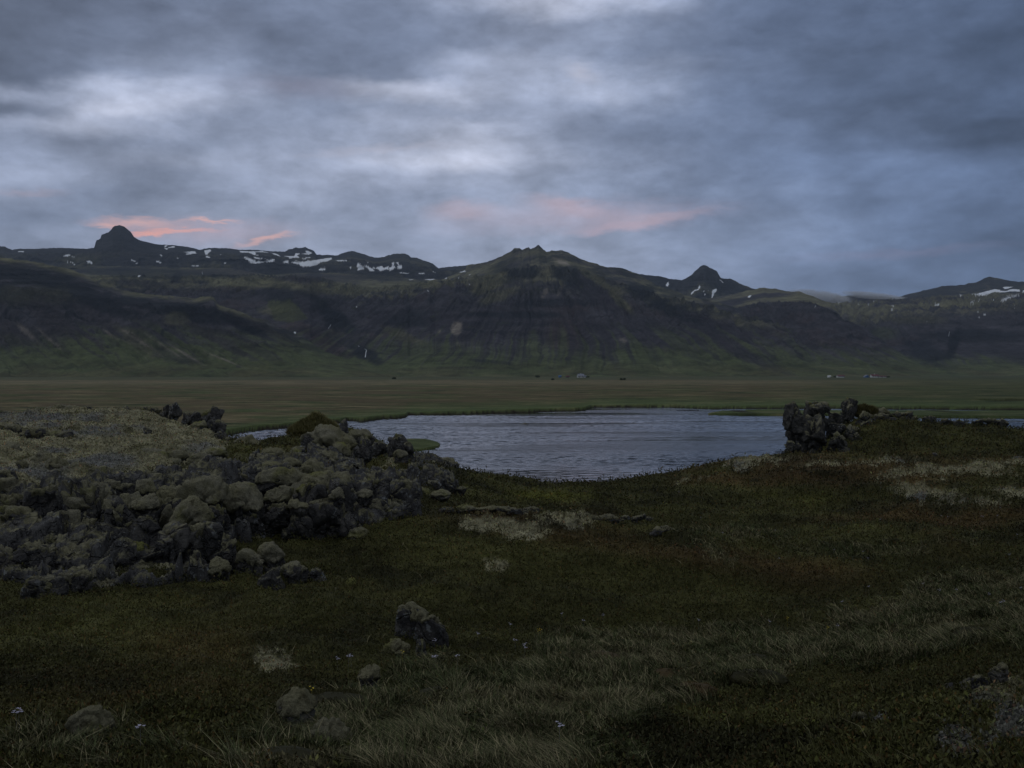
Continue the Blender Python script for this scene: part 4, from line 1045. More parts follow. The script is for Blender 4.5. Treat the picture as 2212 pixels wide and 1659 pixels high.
outcrop('lava_outcrop', 'lava wall with a black hollow under its overhang, centre left', 'rock outcrop', 650, 1160, 19, [
 (590,720,1050,1160,19.8,.4,T(sink=.2,p=5)),(700,870,1048,1140,20,.3,T(sink=.2,p=5)),(425,505,1098,1182,16.9,.25,T(p=4,facets=9)),(455,562,1064,1134,18.0,.75),(545,660,1020,1076,20.2,.6,T(p=3.5)),(640,760,1024,1080,20.4,.5,T(p=3.5)),(562,622,1058,1100,18.9,.85),(553,628,1088,1142,18.6,.25),(490,560,1106,1146,18.1,.15),
 (615,705,1046,1125,19.0,.35),(680,770,1048,1130,19.0,.35),(614,662,1083,1110,18.5,.8),(700,742,1060,1092,18.7,.8),(645,768,1096,1158,18.6,.12,T(p=4,facets=9)),(598,662,1120,1168,18.5,.12),
 (755,842,1034,1118,19.6,.12,T(p=2.6,facets=12)),(826,902,1052,1120,19.8,.18),(762,880,1082,1136,19.2,.2),(770,800,1060,1085,19.3,.85),(830,872,1098,1128,19.0,.3),(640,700,1034,1060,19.9,.6),(700,760,1032,1056,20,.5)])
outcrop('lava_outcrop', 'jumble of pale mossed lava knobs along the rim above the wall', 'rock outcrop', 500, 1040, 21, [
 (388,450,1030,1058,19.8,.5),(444,470,1020,1046,20.5,.15),(462,502,1024,1052,20.3,.3),(498,540,1022,1050,20.4,.45),(536,560,1015,1040,21,.3),(558,608,998,1024,23,.8),(600,642,990,1020,24,.85),
 (560,612,968,1006,27,.7),(505,560,948,985,32,.8),(612,662,968,1004,27,.3),(640,700,998,1036,22.5,.9),(545,575,985,1008,26,.75),(690,745,1018,1042,21.5,.6),(742,770,1036,1060,20.5,.3)])
outcrop('lava_outcrop', 'knot of craggy boulders at the lake edge, capped with pale moss', 'rock outcrop', 770, 1010, 29, [
 (655,765,934,1000,30,.62),(735,804,931,958,33,.5),(762,810,950,994,30,.15,T(facets=13)),(802,840,948,975,32,.15),(832,880,941,985,34,.08,T(p=2.4,facets=14)),(864,897,955,998,33.5,.1),(846,880,971,1000,32,.8),
 (706,756,963,1000,28.6,.8),(680,738,978,1016,27,.35),(716,765,990,1028,26.4,.12),(745,794,1008,1044,25.6,.1),(728,752,908,938,46,.1)])
outcrop('rock_ledge', 'low moss edged ledge running down to the water, centre left', 'rock ledge', 940, 1010, 38, [
 (886,930,987,1012,37,.6),(920,962,990,1015,38.5,.5),(950,1000,995,1016,39.5,.3)])
outcrop('lava_outcrop', 'small toothed lava outcrop right of the overhang wall', 'rock outcrop', 890, 1060, 25, [
 (846,885,1012,1046,25.5,.1,T(facets=13)),(876,918,1014,1050,25.2,.08,T(facets=13)),(860,903,1036,1064,24,.9)])
outcrop('lava_outcrop', 'pointed dark lava rocks with a mossed tail, nearest the lake shore', 'rock outcrop', 940, 1050, 25, [
 (920,965,1018,1056,26,.06,T(p=2.3,facets=14)),(950,992,1034,1064,26,.15),(916,952,1040,1058,24.6,.3),(985,1008,1048,1064,26,.8)])
outcrop('rock_ledge', 'pair of moss topped lumps below the pointed rocks', 'rock ledge', 935, 1080, 22, [(895,932,1060,1082,22.5,.85),(922,972,1060,1088,22,.7)])
outcrop('rock_ledge', 'long thin ledge with lichen specks on the brow of the heath mound', 'rock ledge', 1050, 1110, 20.4, [
 (940,985,1096,1112,20.6,.2),(978,1030,1095,1112,20.6,.35),(1024,1075,1096,1111,20.6,.5),(1068,1120,1097,1113,20.6,.3),(1112,1162,1099,1114,20.5,.2)])
outcrop('rock_ledge', 'dark sloping slab breaking out of the reddish heath', 'rock ledge', 1290, 1130, 19.8, [
 (1208,1248,1110,1124,20,.6),(1236,1300,1110,1134,19.9,.15),(1286,1348,1116,1134,19.7,.2),(1340,1362,1115,1126,20,.3),(1360,1395,1116,1128,19.9,.2),(1392,1412,1118,1127,19.9,.1),(1225,1258,1124,1138,19.4,.95)])
outcrop('rock_ledge', 'small grey plate of rock right of the sloping slab', 'rock ledge', 1440, 1148, 18.9, [(1425,1468,1140,1152,18.9,.15),(1405,1445,1142,1156,18.6,.5)])
outcrop('rock_ledge', 'lichen covered ledge on top of the right hand shore hill', 'rock ledge', 1930, 1000, 44, [
 (1834,1880,995,1005,44,.3),(1875,1930,994,1005,44,.2),(1925,1985,995,1006,44,.35),(1975,2015,997,1007,44,.2)])
outcrop('rock_ledge', 'grey gravelly slab crossing the right heath slope', 'rock ledge', 1980, 1030, 36, [
 (1930,1985,1012,1026,38,.15),(1975,2040,1006,1020,39,.25),(1960,2010,1022,1034,36,.2),(2030,2085,1008,1018,40,.2)])
outcrop('rock_ledge', 'dark vertical step in the turf at the right edge', 'rock ledge', 2150, 1010, 42, [
 (2080,2130,994,1012,42,.1),(2124,2175,993,1013,42,.15),(2168,2225,993,1014,42,.12),(2040,2085,996,1010,42.5,.5),(2220,2290,994,1014,42,.1)])
outcrop('lava_outcrop', 'moss topped boulders spilling off the end of the left wall', 'rock outcrop', 580, 1250, 14.8, [
 (502,566,1193,1256,15,.65),(552,615,1188,1248,15.3,.6),(596,654,1212,1264,14.9,.75),(548,612,1238,1290,14.2,.1,T(facets=13)),(606,660,1230,1262,14.6,.3),(652,706,1232,1264,14.8,.12)])
outcrop('lava_outcrop', 'rough rim of dark lava teeth behind the pale moss mound', 'rock outcrop', 400, 930, 38, [
 (298,352,880,897,46,.2),(340,368,872,900,46,.05,T(facets=14)),(362,388,866,906,45,.05,T(facets=14)),(382,430,880,915,43,.08,T(facets=13)),(420,468,884,918,42,.25),(405,445,908,938,40,.6),(440,482,905,940,40,.1),
 (455,492,930,962,37.5,.12),(474,502,945,966,37,.1),(500,540,945,972,34,.75),(392,410,892,915,43,.2)])
outcrop('lava_outcrop', 'row of low dark rocks on the far brow of the moss mound, left', 'rock outcrop', 130, 890, 44, [
 (-30,30,884,904,44,.1),(24,60,890,905,44,.3),(52,84,878,905,44,.15),(84,112,884,902,44.5,.5),(108,165,876,904,45,.7),(160,204,876,898,46,.12),(222,250,881,892,47,.08),(246,280,879,893,47,.12),(280,302,886,894,47,.3)])
outcrop('rock_ledge', 'shadowed slab face cut into the moss mound, left', 'rock ledge', 85, 950, 31, [
 (36,90,931,962,31,.45),(80,140,933,958,31,.4),(-20,42,917,945,34,.2)])
outcrop('lava_outcrop', 'cluster of rounded mossy knobs on the lip of the moss mound', 'rock outcrop', 345, 1005, 24, [
 (284,330,978,1000,25,0.65),(318,362,984,1014,24,0.75),(355,392,992,1022,23.4,0.85),(385,402,1000,1022,23.3,1.00),(396,448,980,1018,24,1.00),(444,478,990,1018,23.6,0.80),(424,490,974,996,25.5,0.60),(300,345,970,990,26.5,0.85),(345,395,974,1000,25,0.95)])
outcrop('lava_outcrop', 'bulging mossed shoulder at the left end of the moss mound', 'rock outcrop', 80, 1010, 22, [
 (46,80,985,1020,22,0.95),(70,108,972,1010,23,1.00),(94,145,985,1030,21.6,0.85),(20,60,995,1032,21.5,0.45),(130,180,1000,1038,21,0.95),(-40,30,960,1000,25,0.85),(175,235,1010,1042,20.4,0.85)])
outcrop('shore_crag', 'tall dark crag standing at the lake edge on the right', 'crag', 1800, 980, 62, [
 (1694,1748,882,970,60,.1,T(facets=14,p=2.6,rough=1.5)),(1704,1728,870,905,62,.05,T(facets=14)),(1738,1798,866,925,63,.12,T(facets=14,rough=1.5)),(1730,1796,902,986,59,.05,T(facets=14,rough=1.6)),(1692,1745,955,986,58.5,.1,T(facets=12)),
 (1764,1792,868,892,64,.1,T(facets=14)),(1790,1824,886,942,63,.1,T(facets=13)),(1812,1856,868,935,66,.12,T(facets=14,rough=1.4)),(1820,1846,864,885,66.5,.05,T(facets=14)),(1846,1896,875,905,67,.35),(1788,1842,934,985,58.5,.25,T(facets=13)),
 (1850,1905,886,922,64.5,.15,T(facets=14,rough=1.5)),(1880,1930,892,914,65.5,.25,T(facets=14,rough=1.5)),(1836,1872,918,946,62.5,.2,T(rough=1.5)),(1750,1800,870,900,61.5,.3),(1826,1860,920,960,62,.3)], mat=m_crag, rough=1.3)
outcrop('rock_ledge', 'broken grey ridge running right from the tall shore crag', 'rock ledge', 2000, 915, 67, [
 (1890,1942,882,900,68,.5,T(facets=12)),(1934,1975,889,900,67,.3,T(facets=12)),(1948,2000,894,914,66.2,.1,T(facets=14,rough=1.7)),(1992,2036,899,916,66,.1,T(facets=14,rough=1.7)),(2032,2066,904,918,65.6,.1,T(rough=1.7)),(2060,2092,906,922,65.4,.12,T(rough=1.7)),(1915,1945,906,924,65,.05,T(rough=1.7)),(1860,1890,905,925,64,.2,T(rough=1.6)),(1840,1868,935,950,61.5,.3)], mat=m_crag, rough=1.4, sink=1.0)
outcrop('rock_ledge', 'smooth dark hump at the right end of the shore ridge', 'rock ledge', 2150, 915, 66, [(2128,2180,902,920,66,.1,T(p=2.2,facets=5)),(2106,2128,906,918,66,.1)], mat=m_crag)

def boulder(label, x0, x1, y0, y1, Y=None, moss=0.5, name='boulder', cat='boulder', extra=None, **kw):
    Y = Y or hit((x0 + x1) / 2, y1 - 0.1 * (y1 - y0)) + 0.1
    org = pt((x0 + x1) / 2, y1, Y); e = empty(name, org); tag(e, label, cat)
    ex = (x1 - x0) * 0.07
    block_at(e, x0 - ex, x1 + ex, y0 - ex, y1 + ex, Y, nxt(), moss=moss, org=org, name='stone', **kw)
    return e
boulder('upright dark boulder with a neat pale moss cap, in the heath at centre', 872, 941, 1326, 1412, moss=.5, p=3.6, sink=.2, facets=-3, lump=.12)
boulder('small dark stone leaning at the foot of the upright boulder', 892, 926, 1394, 1428, moss=.1)
boulder('half hidden dark stone just right of the upright boulder', 930, 962, 1374, 1410, moss=.1)
boulder('flat pale moss cushion left of the upright boulder', 826, 875, 1398, 1424, moss=1.0, name='moss_cushion', cat='moss cushion', p=2.3, facets=-7, lump=.30, rough=1.9)
boulder('rounded stone sunk in turf with moss on its left side', 768, 816, 1458, 1508, moss=.55)
boulder('shaggy moss covered boulder with a dark underside, bottom left of centre', 606, 672, 1520, 1596, moss=.66, p=2.6, facets=-4, lump=.22)
boulder('bun shaped pale moss cushion close to the bottom edge', 678, 736, 1584, 1630, moss=1.0, name='moss_cushion', cat='moss cushion', p=2.3, facets=-7, lump=.30, rough=1.9)
boulder('ragged pale moss clump alone in the dark heath, lower left', 156, 214, 1556, 1606, moss=1.0, name='moss_cushion', cat='moss cushion', p=2.2, facets=-7, lump=.30, rough=1.9)
boulder('flat topped dark rock low in the heath below the left wall', 34, 120, 1262, 1304, moss=.12)
boulder('reddish lichened rock beside the flat topped one, below the left wall', 112, 188, 1246, 1290, moss=.2)
boulder('tiny pale moss knob right of the spilled boulders', 748, 766, 1254, 1272, moss=1.0, name='moss_cushion', cat='moss cushion', p=2.3, facets=-7, lump=.30)
boulder('moss knob in the green turf below the overhang wall', 758, 792, 1146, 1172, moss=1.0, name='moss_cushion', cat='moss cushion', p=2.2, facets=-7, lump=.30, rough=1.9)
boulder('single dark stone standing on the pale moss mound', 308, 325, 926, 944, Y=33, moss=.05)
boulder('small rock breaking the surface out in the lake', 1127, 1147, 914.5, 920.5, Y=134, moss=.0, p=2.2, facets=6)
boulder('rounded rock on the crest beneath the crag', 2018+0, 2032, 980, 990, Y=47, moss=.1)
outcrop('rock_ledge', 'lichened rocks in the bottom right corner, upper row', 'rock ledge', 2050, 1510, 6.6, [
 (2015,2088,1485,1532,6.3,.2),(2082,2120,1476,1500,6.4,.3),(2104,2150,1462,1492,6.4,.2),(1968,2025,1514,1545,6.1,.1),(2140,2200,1446,1472,6.6,.3),(2040,2085,1524,1560,5.9,.4)], sink=.8)
outcrop('rock_ledge', 'dark round rock in the pale moss, bottom right corner', 'rock ledge', 2145, 1560, 5.6, [
 (2122,2172,1536,1574,5.4,.1),(2075,2120,1550,1580,5.4,.5),(2160,2230,1512,1545,5.6,.45)], sink=.9)
boulder('low stone with a moss fringe, left of the bottom right rocks', 1846, 1896, 1552, 1580, moss=.35)
boulder('small grey stone nearest the bottom edge on the right', 2062, 2120, 1622, 1655, moss=.3)

print('rocks done', seed[0])

# ------------------------------------------------------------------ plant cover (too many to count)
rgv = np.random.default_rng(5)
rws = np.where((Yr > 2.6) & (Yr < 75))[0]; r0_, r1_ = rws[0], rws[-1]
cs = np.where((uc > -0.92) & (uc < 0.92))[0]; c0_, c1_ = cs[0], cs[-1]
GX, GY = to_pix(X[r0_:r1_ + 1, c0_:c1_ + 1], YY[r0_:r1_ + 1, c0_:c1_ + 1], Z[r0_:r1_ + 1, c0_:c1_ + 1])
ZZ = Z[r0_:r1_ + 1, c0_:c1_ + 1]
dpy = (GY[:-1, :-1] - GY[1:, :-1]); dpx = (GX[:-1, 1:] - GX[:-1, :-1])
wcell = np.maximum(dpy, 0.12) * dpx
inside = (GY[:-1, :-1] < 1760) & (ZZ[:-1, :-1] > 0.05)
wcell = np.where(inside, wcell, 0)
wcell = wcell * np.where(np.abs(uc[cs[:-1]]) > 0.60, 0.30, 1.0)[None, :]
MSK_M, MSK_G = masks(GX, GY)
CC = Cg[r0_:r1_ + 1, c0_:c1_ + 1]
def sample(n, wmul):
    w = (wcell * wmul[:-1, :-1]).ravel(); cdf = np.cumsum(w); cdf /= cdf[-1]
    k = np.searchsorted(cdf, rgv.random(n)); i, j = np.divmod(k, wcell.shape[1])
    a = rgv.random(n); b = rgv.random(n)
    Yp = Yr[r0_ + i] * (1 - a) + Yr[r0_ + i + 1] * a
    up = uc[c0_ + j] * (1 - b) + uc[c0_ + j + 1] * b
    zp_ = (ZZ[i, j] * (1 - b) + ZZ[i, j + 1] * b) * (1 - a) + (ZZ[i + 1, j] * (1 - b) + ZZ[i + 1, j + 1] * b) * a
    return np.stack([up * Yp, Yp, zp_], 1), CC[i, j], i, j
PXW = 1.0 / 984.0
def leaves(name, label, n, wmul, lo, hi, colfn, hmax, minpx=2.4, aspect=0.33, up=0.7):
    p, c, i, j = sample(n, wmul)
    Yp = p[:, 1]
    L = np.maximum(rgv.uniform(lo, hi, n), minpx * PXW * Yp * rgv.uniform(0.7, 1.3, n))
    d_ = rgv.normal(size=(n, 3)); d_[:, 2] = np.abs(d_[:, 2]) + up; d_ /= np.linalg.norm(d_, axis=1)[:, None]
    s_ = np.cross(d_, rgv.normal(size=(n, 3))); s_ /= np.linalg.norm(s_, axis=1)[:, None]
    tuft = sstep(fbm2(p[:, 0] / 0.35, p[:, 1] / 0.35, 2, 0.5, 2.0), -0.3, 0.5)
    p = p + np.array([0, 0, 1]) * (rgv.random(n) ** 1.5 * hmax * (0.35 + tuft) * (0.6 + 0.05 * Yp))[:, None] - np.array([0, 0, 0.01])
    W_ = (L * aspect)[:, None] * s_ * 0.5; D_ = L[:, None] * d_
    V_ = np.stack([p, p + 0.55 * D_ + W_, p + D_, p + 0.55 * D_ - W_], 1).reshape(-1, 3)
    cc = np.repeat(colfn(c, p, n), 4, 0)
    return tag(mesh_obj(name, V_, np.arange(4 * n).reshape(-1, 4), m_leaf, col=cc, smooth=False), label, kind='stuff')
def blades(name, label, n, wmul, lo, hi, colfn, wid=0.0025, minpx=0.42, lean=0.5):
    p, c, i, j = sample(n, wmul)
    Yp = p[:, 1]
    L = np.maximum(rgv.uniform(lo, hi, n), 3.6 * PXW * Yp * rgv.uniform(0.6, 1.3, n))
    L *= 0.55 + 0.8 * sstep(fbm2(p[:, 0] / 0.6, p[:, 1] / 0.6, 2, 0.5, 61.0), -0.3, 0.4)
    clump = np.stack([fbm2(p[:, 0] / 0.5, p[:, 1] / 0.5, 2, 0.5, 31.0), fbm2(p[:, 0] / 0.5, p[:, 1] / 0.5, 2, 0.5, 47.0)], 1)
    a = rgv.uniform(0, 2 * math.pi, n)
    dirh = np.stack([np.cos(a), np.sin(a)], 1) * 0.9 + clump * 1.6 + np.array([-0.25, -0.1])
    dirh *= (lean * rgv.uniform(0.4, 1.4, n))[:, None]
    side = np.stack([np.cos(a + 1.3), np.sin(a + 1.3) * 0.4, np.zeros(n)], 1)
    w_ = np.maximum(wid, minpx * PXW * Yp)[:, None] * side
    def at_(t_):
        h = t_ * (1 - 0.25 * t_)
        return p + np.concatenate([dirh * (L * t_ * t_)[:, None], (L * h)[:, None]], 1)
    b0, b1, b2 = at_(0.0), at_(0.5), at_(1.0)
    V_ = np.stack([b0 - w_, b0 + w_, b1 - w_ * .8, b1 + w_ * .8, b2], 1).reshape(-1, 3)
    o5 = np.arange(n)[:, None] * 5
    Fc = np.concatenate([o5 + np.array([[0, 1, 3]]), o5 + np.array([[0, 3, 2]]), o5 + np.array([[2, 3, 4]])], 0)
    cc = np.repeat(colfn(c, p, n), 5, 0)
    return tag(mesh_obj(name, V_, Fc, m_leaf, col=cc, smooth=False), label, kind='stuff')
def c_heath(c, p, n):
    k = rgv.uniform(0.6, 1.45, n)[:, None]
    w = rgv.random(n)[:, None]
    c2 = c * k
    c2 = np.where(w > 0.86, c2 * np.array([1.3, 1.4, 0.9]) + 0.005, c2)
    c2 = np.where(w < 0.10, c2 * np.array([1.5, 0.95, 0.8]) + 0.004, c2)
    return np.clip(c2, 0.004, 0.4)
def c_grass(c, p, n):
    w = sstep(rgv.random(n) + 0.6 * fbm2(p[:, 0] / 1.5, p[:, 1] / 1.5, 3, 0.5, 77.0), 0.3, 0.75)[:, None]
    g = np.array([0.048, 0.060, 0.022]); d_ = np.array([0.175, 0.155, 0.088])
    return (g * (1 - w) + d_ * w) * rgv.uniform(0.35, 1.5, n)[:, None]
leaves('heather', 'low olive and rust heath shrubs covering the near slopes', 480000, (1 - MSK_M) * (1 - 0.80 * MSK_G) + 0.02, 0.014, 0.034, c_heath, 0.075, aspect=0.45, up=0.35)
leaves('grass_litter', 'short green and brown undergrowth below the pale grass', 120000, MSK_G + 0.001, 0.02, 0.05, lambda c, p, n: c * rgv.uniform(0.3, 1.3, n)[:, None], 0.05, minpx=1.8, aspect=0.25, up=0.3)
leaves('moss', 'pale fringe moss carpeting the rock mound and bald patches', 90000, MSK_M + 0.001, 0.012, 0.03, c_heath, 0.02, minpx=1.6, aspect=0.6, up=0.2)
blades('grass', 'pale dry grass filling the hollow in the foreground', 120000, MSK_G ** 1.4 + 0.002, 0.04, 0.15, c_grass, lean=0.9)
blades('meadow_grass', 'thin green grass standing among the heath', 26000, (1 - MSK_M) * (0.4 + 0.6 * MSK_G), 0.05, 0.12, lambda c, p, n: np.clip(c * rgv.uniform(0.9, 2.2, n)[:, None] + 0.01 * rgv.random(n)[:, None], 0, .3), lean=0.35)

# grassy peak of the hummock by the lake
def tuft(name, label, px_, py0, py1, wpx, Y, n, col, cat='grass tuft', cone=False):
    c = pt(px_, py1, Y); hgt = (py1 - py0) / F * Y; w = wpx / F * Y
    a = rgv.uniform(0, 2 * math.pi, n); r = np.sqrt(rgv.random(n)) * w / 2
    bx = np.cos(a) * r; by = np.sin(a) * r * 0.8
    bz = hgt * 0.66 * np.sqrt(np.maximum(1 - (r / (w / 2)) ** 2, 0)) + hgt * 0.25 * fbm2(bx / w * 4 + px_, by / w * 4, 3, 0.6, 5.0)
    if cone: bz = hgt * 0.85 * (1 - r / (w / 2)) ** 1.1 + hgt * 0.16 * fbm2(bx / w * 7, by / w * 7, 3, 0.6, 5.0)
    L = hgt * rgv.uniform(0.2, 0.45, n) * (0.8 if cone else 1.0); ln_ = rgv.uniform(0.3, 1.2, n)
    p = np.stack([bx, by, bz - 0.05], 1)
    tip = p + np.stack([np.cos(a) * L * ln_ * 0.7, np.sin(a) * L * ln_ * 0.7, L * (1.2 - 0.8 * ln_)], 1)
    s_ = np.stack([-np.sin(a), np.cos(a) * 0.3, 0 * a], 1) * (0.6 * PXW * Y)
    V_ = np.stack([p - s_, p + s_, tip + s_ * .3, tip - s_ * .3], 1).reshape(-1, 3)
    cc = np.repeat(np.array(col) * rgv.uniform(0.4, 1.5, n)[:, None], 4, 0)
    # earth body under the blades
    D, Fc = ICO[4]
    Vb = D * np.array([w * 0.47, w * 0.38, hgt * 0.58]); Vb = Vb * (1 + 0.12 * fbm3(D * 2.3 + px_, 3))[:, None]
    if cone:
        q_ = np.clip(D[:, 2], 0, 1); Vb[:, :2] *= ((1 - q_) / np.sqrt(np.maximum(1 - q_ * q_, 0.02)) * 0.95 + 0.03)[:, None]; Vb[:, 2] *= 1.35
    if cone: Vb = Vb * (1 + 0.16 * fbm3(D * 3.1 + 4.0, 4, 0.6))[:, None]
    nb = len(Vb)
    V2 = np.concatenate([V_, Vb]); c2 = np.concatenate([cc, np.array(col) * (rgv.uniform(0.5, 1.0, nb) if cone else np.full(nb, 0.6))[:, None]])
    F1 = np.arange(4 * n).reshape(-1, 4); tri = Fc + 4 * n
    F2 = np.concatenate([np.stack([F1[:, 0], F1[:, 1], F1[:, 2]], 1), np.stack([F1[:, 0], F1[:, 2], F1[:, 3]], 1), tri])
    o_ = mesh_obj(name, V2, F2, m_leaf, col=c2, smooth=False); o_.location = c
    return tag(o_, label, cat)
tuft('grass_hummock', 'pointed tussock of olive grass on the hillock by the lake', 682, 888, 935, 120, 50, 14000, (0.17, 0.155, 0.066), cone=True)
tuft('grass_hummock', 'low yellow tussock on top of the shore crag', 1868, 870, 892, 56, 67, 1500, (0.13, 0.115, 0.045))
for q_, (a, b, c_, d_, lab) in enumerate([(1290, 1402, 1424, 110, 'dark heather cushion in the pale grass, left of the orange one'), (1636, 1405, 1432, 90, 'dark heather cushion at the right end of the pale grass strip'),
      (1640, 1438, 1470, 130, 'broad dark heather cushion below the pale grass, right'), (720, 1486, 1530, 190, 'dark heather cushion beside the shaggy boulder'), (945, 1478, 1505, 100, 'dark brown cushion right of the half sunk stone'),
      (1445, 1438, 1462, 90, 'orange brown moss hummock in the middle of the grass'), (1500, 1465, 1500, 110, 'dark green cushion below the orange hummock'), (610, 1600, 1655, 170, 'dark heather cushion at the bottom edge, left'), (2120, 1345, 1375, 120, 'dark heath hump above the bottom right rocks')]):
    tuft('heather_cushion', lab, a, b, c_, d_, hit(a, c_), 9000, (0.085, 0.060, 0.026) if 'orange' in lab else (0.036, 0.034, 0.012), 'heather cushion')

# ------------------------------------------------------------------ wild flowers
m_petal = flat_mat('pale_petal', (0.34, 0.33, 0.42)); m_yel = flat_mat('yellow_petal', (0.65, 0.50, 0.04))
def flower_mesh(sd, mat):
    rs = np.random.default_rng(sd); V_ = []; Fc = []
    for b in range(5):
        c = np.array([rs.uniform(-.02, .02), rs.uniform(-.02, .02), 0.17 + rs.uniform(-.012, .02)])
        for k in range(4):
            a = k * math.pi / 2 + rs.uniform(-.2, .2); d_ = np.array([math.cos(a), math.sin(a), 0.35]); e_ = np.array([-math.sin(a), math.cos(a), 0.0])
            n0 = len(V_); V_ += [c, c + d_ * .006 + e_ * .005, c + d_ * .013, c + d_ * .006 - e_ * .005]; Fc.append((n0, n0 + 1, n0 + 2, n0 + 3))
    n0 = len(V_)
    for z_ in (0.0, 0.17):
        for k in range(4):
            a = k * math.pi / 2; V_.append(np.array([math.cos(a) * .0004, math.sin(a) * .0004, z_]))
    for k in range(4): Fc.append((n0 + k, n0 + (k + 1) % 4, n0 + 4 + (k + 1) % 4, n0 + 4 + k))
    o_ = mesh_obj('flower', np.array(V_), np.array(Fc), mat, smooth=False)
    return o_
FL = [(1878,1280),(1821,1318),(1996,1276),(2031,1290),(2068,1290),(2139,1303),(2170,1320),(2165,1322),(2208,1285),(1664,1359),(1811,1373),(1214,1344),(1261,1361),(1303,1347),(1510,1357),(1113,1413),(1134,1418),(1134,1427),(1209,1628),
      (728,1455),(757,1445),(752,1447),(937,1451),(941,1448),(988,1449),(1032,1391),(938,1412),(1102,1369),(37,1594),(31,1598),(300,1633),(2035,1121),(2049,1125),(2121,1122),(2125,1123),(2156,1122),(2162,1106),(1903,1129),(1803,1200),(1866,1202),(1876,1219),(2183,1215),(2199,1165),(1684,1218),(1676,1152),(1515,1131),(1562,1167),(1467,1068),(658,2000)]
fp = flower_mesh(3, m_petal)
first = True
for a, b in FL:
    if b > 1659: continue
    o_ = fp if first else fp.copy()
    if not first: COL.objects.link(o_)
    first = False
    Y = hit(a, b + 6); zf_ = float(ground_at(a, Y)[0])
    o_.location = ((a - CX) / F * Y, Y, zf_)
    k = max(0.8, 0.035 * Y); o_.scale = (k, k, 0.8); o_.rotation_euler = (0, 0, (a * 7 + b) % 6)
    tag(o_, 'small pale lilac wildflower on a thin stem in the turf', 'flower', 'pale lilac wildflowers scattered in the turf')
fy = flower_mesh(5, m_yel); first = True
for a, b in [(1433,1094),(1703,1361),(1168,1390),(1163,1394),(672,1546),(869,1452),(1790,1386)]:
    o_ = fy if first else fy.copy()
    if not first: COL.objects.link(o_)
    first = False
    Y = hit(a, b + 6); o_.location = ((a - CX) / F * Y, Y, float(ground_at(a, Y)[0]))
    o_.scale = (0.6, 0.6, 1); tag(o_, 'tiny yellow wildflower in the turf', 'flower', 'yellow wildflowers scattered in the turf')

# ------------------------------------------------------------------ farms
def box(x0, x1, y0, y1, z0, z1):
    V_ = np.array([(x, y, z) for z in (z0, z1) for y in (y0, y1) for x in (x0, x1)], float)
    return V_, np.array([[0,2,3,1],[4,5,7,6],[0,1,5,4],[2,6,7,3],[0,4,6,2],[1,3,7,5]])
def boxes(name, bl, mat, parent):
    V_ = []; Fc = []; n = 0
    for b in bl:
        a, f = box(*b); V_.append(a); Fc.append(f + n); n += 8
    return mesh_obj(name, np.concatenate(V_), np.concatenate(Fc), mat, parent, smooth=False)
def house(name, label, px_, Y, w, dpt, h, rh, wall, roof, gable_front=False, nwin=3, chimney=False, cat='house', ext=None, zoff=0.0):
    z = float(ground_at(px_, Y)[0]) + zoff
    e = empty(name, ((px_ - CX) / F * Y, Y, z)); tag(e, label, cat)
    w2, d2 = w / 2, dpt / 2
    # walls with gables in one mesh
    if gable_front:
        G = [(-w2,-d2,-.5),(w2,-d2,-.5),(w2,-d2,h),(0,-d2,h+rh),(-w2,-d2,h),(-w2,d2,-.5),(w2,d2,-.5),(w2,d2,h),(0,d2,h+rh),(-w2,d2,h)]
        Fq = [(0,1,2,4),(2,3,4,4),(5,9,7,6),(9,8,7,7),(0,4,9,5),(1,6,7,2)]
        rv = [(-w2-.4,-d2-.4,h-.3*rh/w2*1.3),(0,-d2-.4,h+rh+.12),(w2+.4,-d2-.4,h-.3*rh/w2*1.3),(-w2-.4,d2+.4,h-.3*rh/w2*1.3),(0,d2+.4,h+rh+.12),(w2+.4,d2+.4,h-.3*rh/w2*1.3)]
    else:
        G = [(-w2,-d2,-.5),(-w2,d2,-.5),(-w2,d2,h),(-w2,0,h+rh),(-w2,-d2,h),(w2,-d2,-.5),(w2,d2,-.5),(w2,d2,h),(w2,0,h+rh),(w2,-d2,h)]
        Fq = [(0,4,2,1),(4,3,2,2),(5,6,7,9),(9,7,8,8),(0,5,9,4),(1,2,7,6)]
        k = .3 * rh / d2 * 1.3
        rv = [(-w2-.4,-d2-.4,h-k),(-w2-.4,0,h+rh+.12),(-w2-.4,d2+.4,h-k),(w2+.4,-d2-.4,h-k),(w2+.4,0,h+rh+.12),(w2+.4,d2+.4,h-k)]
    tri = []
    for q in Fq:
        tri.append(q[:3])
        if q[3] != q[2]: tri.append((q[0], q[2], q[3]))
    mesh_obj('wall', np.array(G, float), np.array(tri), wall, e, smooth=False)
    rv = np.array(rv, float); rb = rv.copy(); rb[:, 2] -= 0.22
    rr = mesh_obj('roof', np.concatenate([rv, rb]), np.array([[0,1,4,3],[1,2,5,4],[6,9,10,7],[7,10,11,8],[0,3,9,6],[2,8,11,5],[0,6,7,1],[1,7,8,2],[3,4,10,9],[4,5,11,10]]), roof, e, smooth=False)
    for k in range(nwin):
        xx = -w2 + w * (k + 1) / (nwin + 1)
        boxes('window', [(xx - .6, xx + .6, -d2 - .05, -d2 + .03, h * .4, h * .4 + 1.1)], m_glass, e)
    boxes('door', [(w2 * .82 - .5, w2 * .82 + .5 - .1, -d2 - .04, -d2 + .03, 0, 2.0)], m_darkroof, e)
    if chimney: boxes('chimney', [(-.4, .4, -.4, .4, h + rh - .3, h + rh + .9)], wall, rr)
    return e
house('farmhouse', 'white gabled farmhouse with grey roof, alone left of the other farms', 1254.5, 1420, 8.5, 7, 3.0, 2.2, m_white, m_grey, False, 3, True)
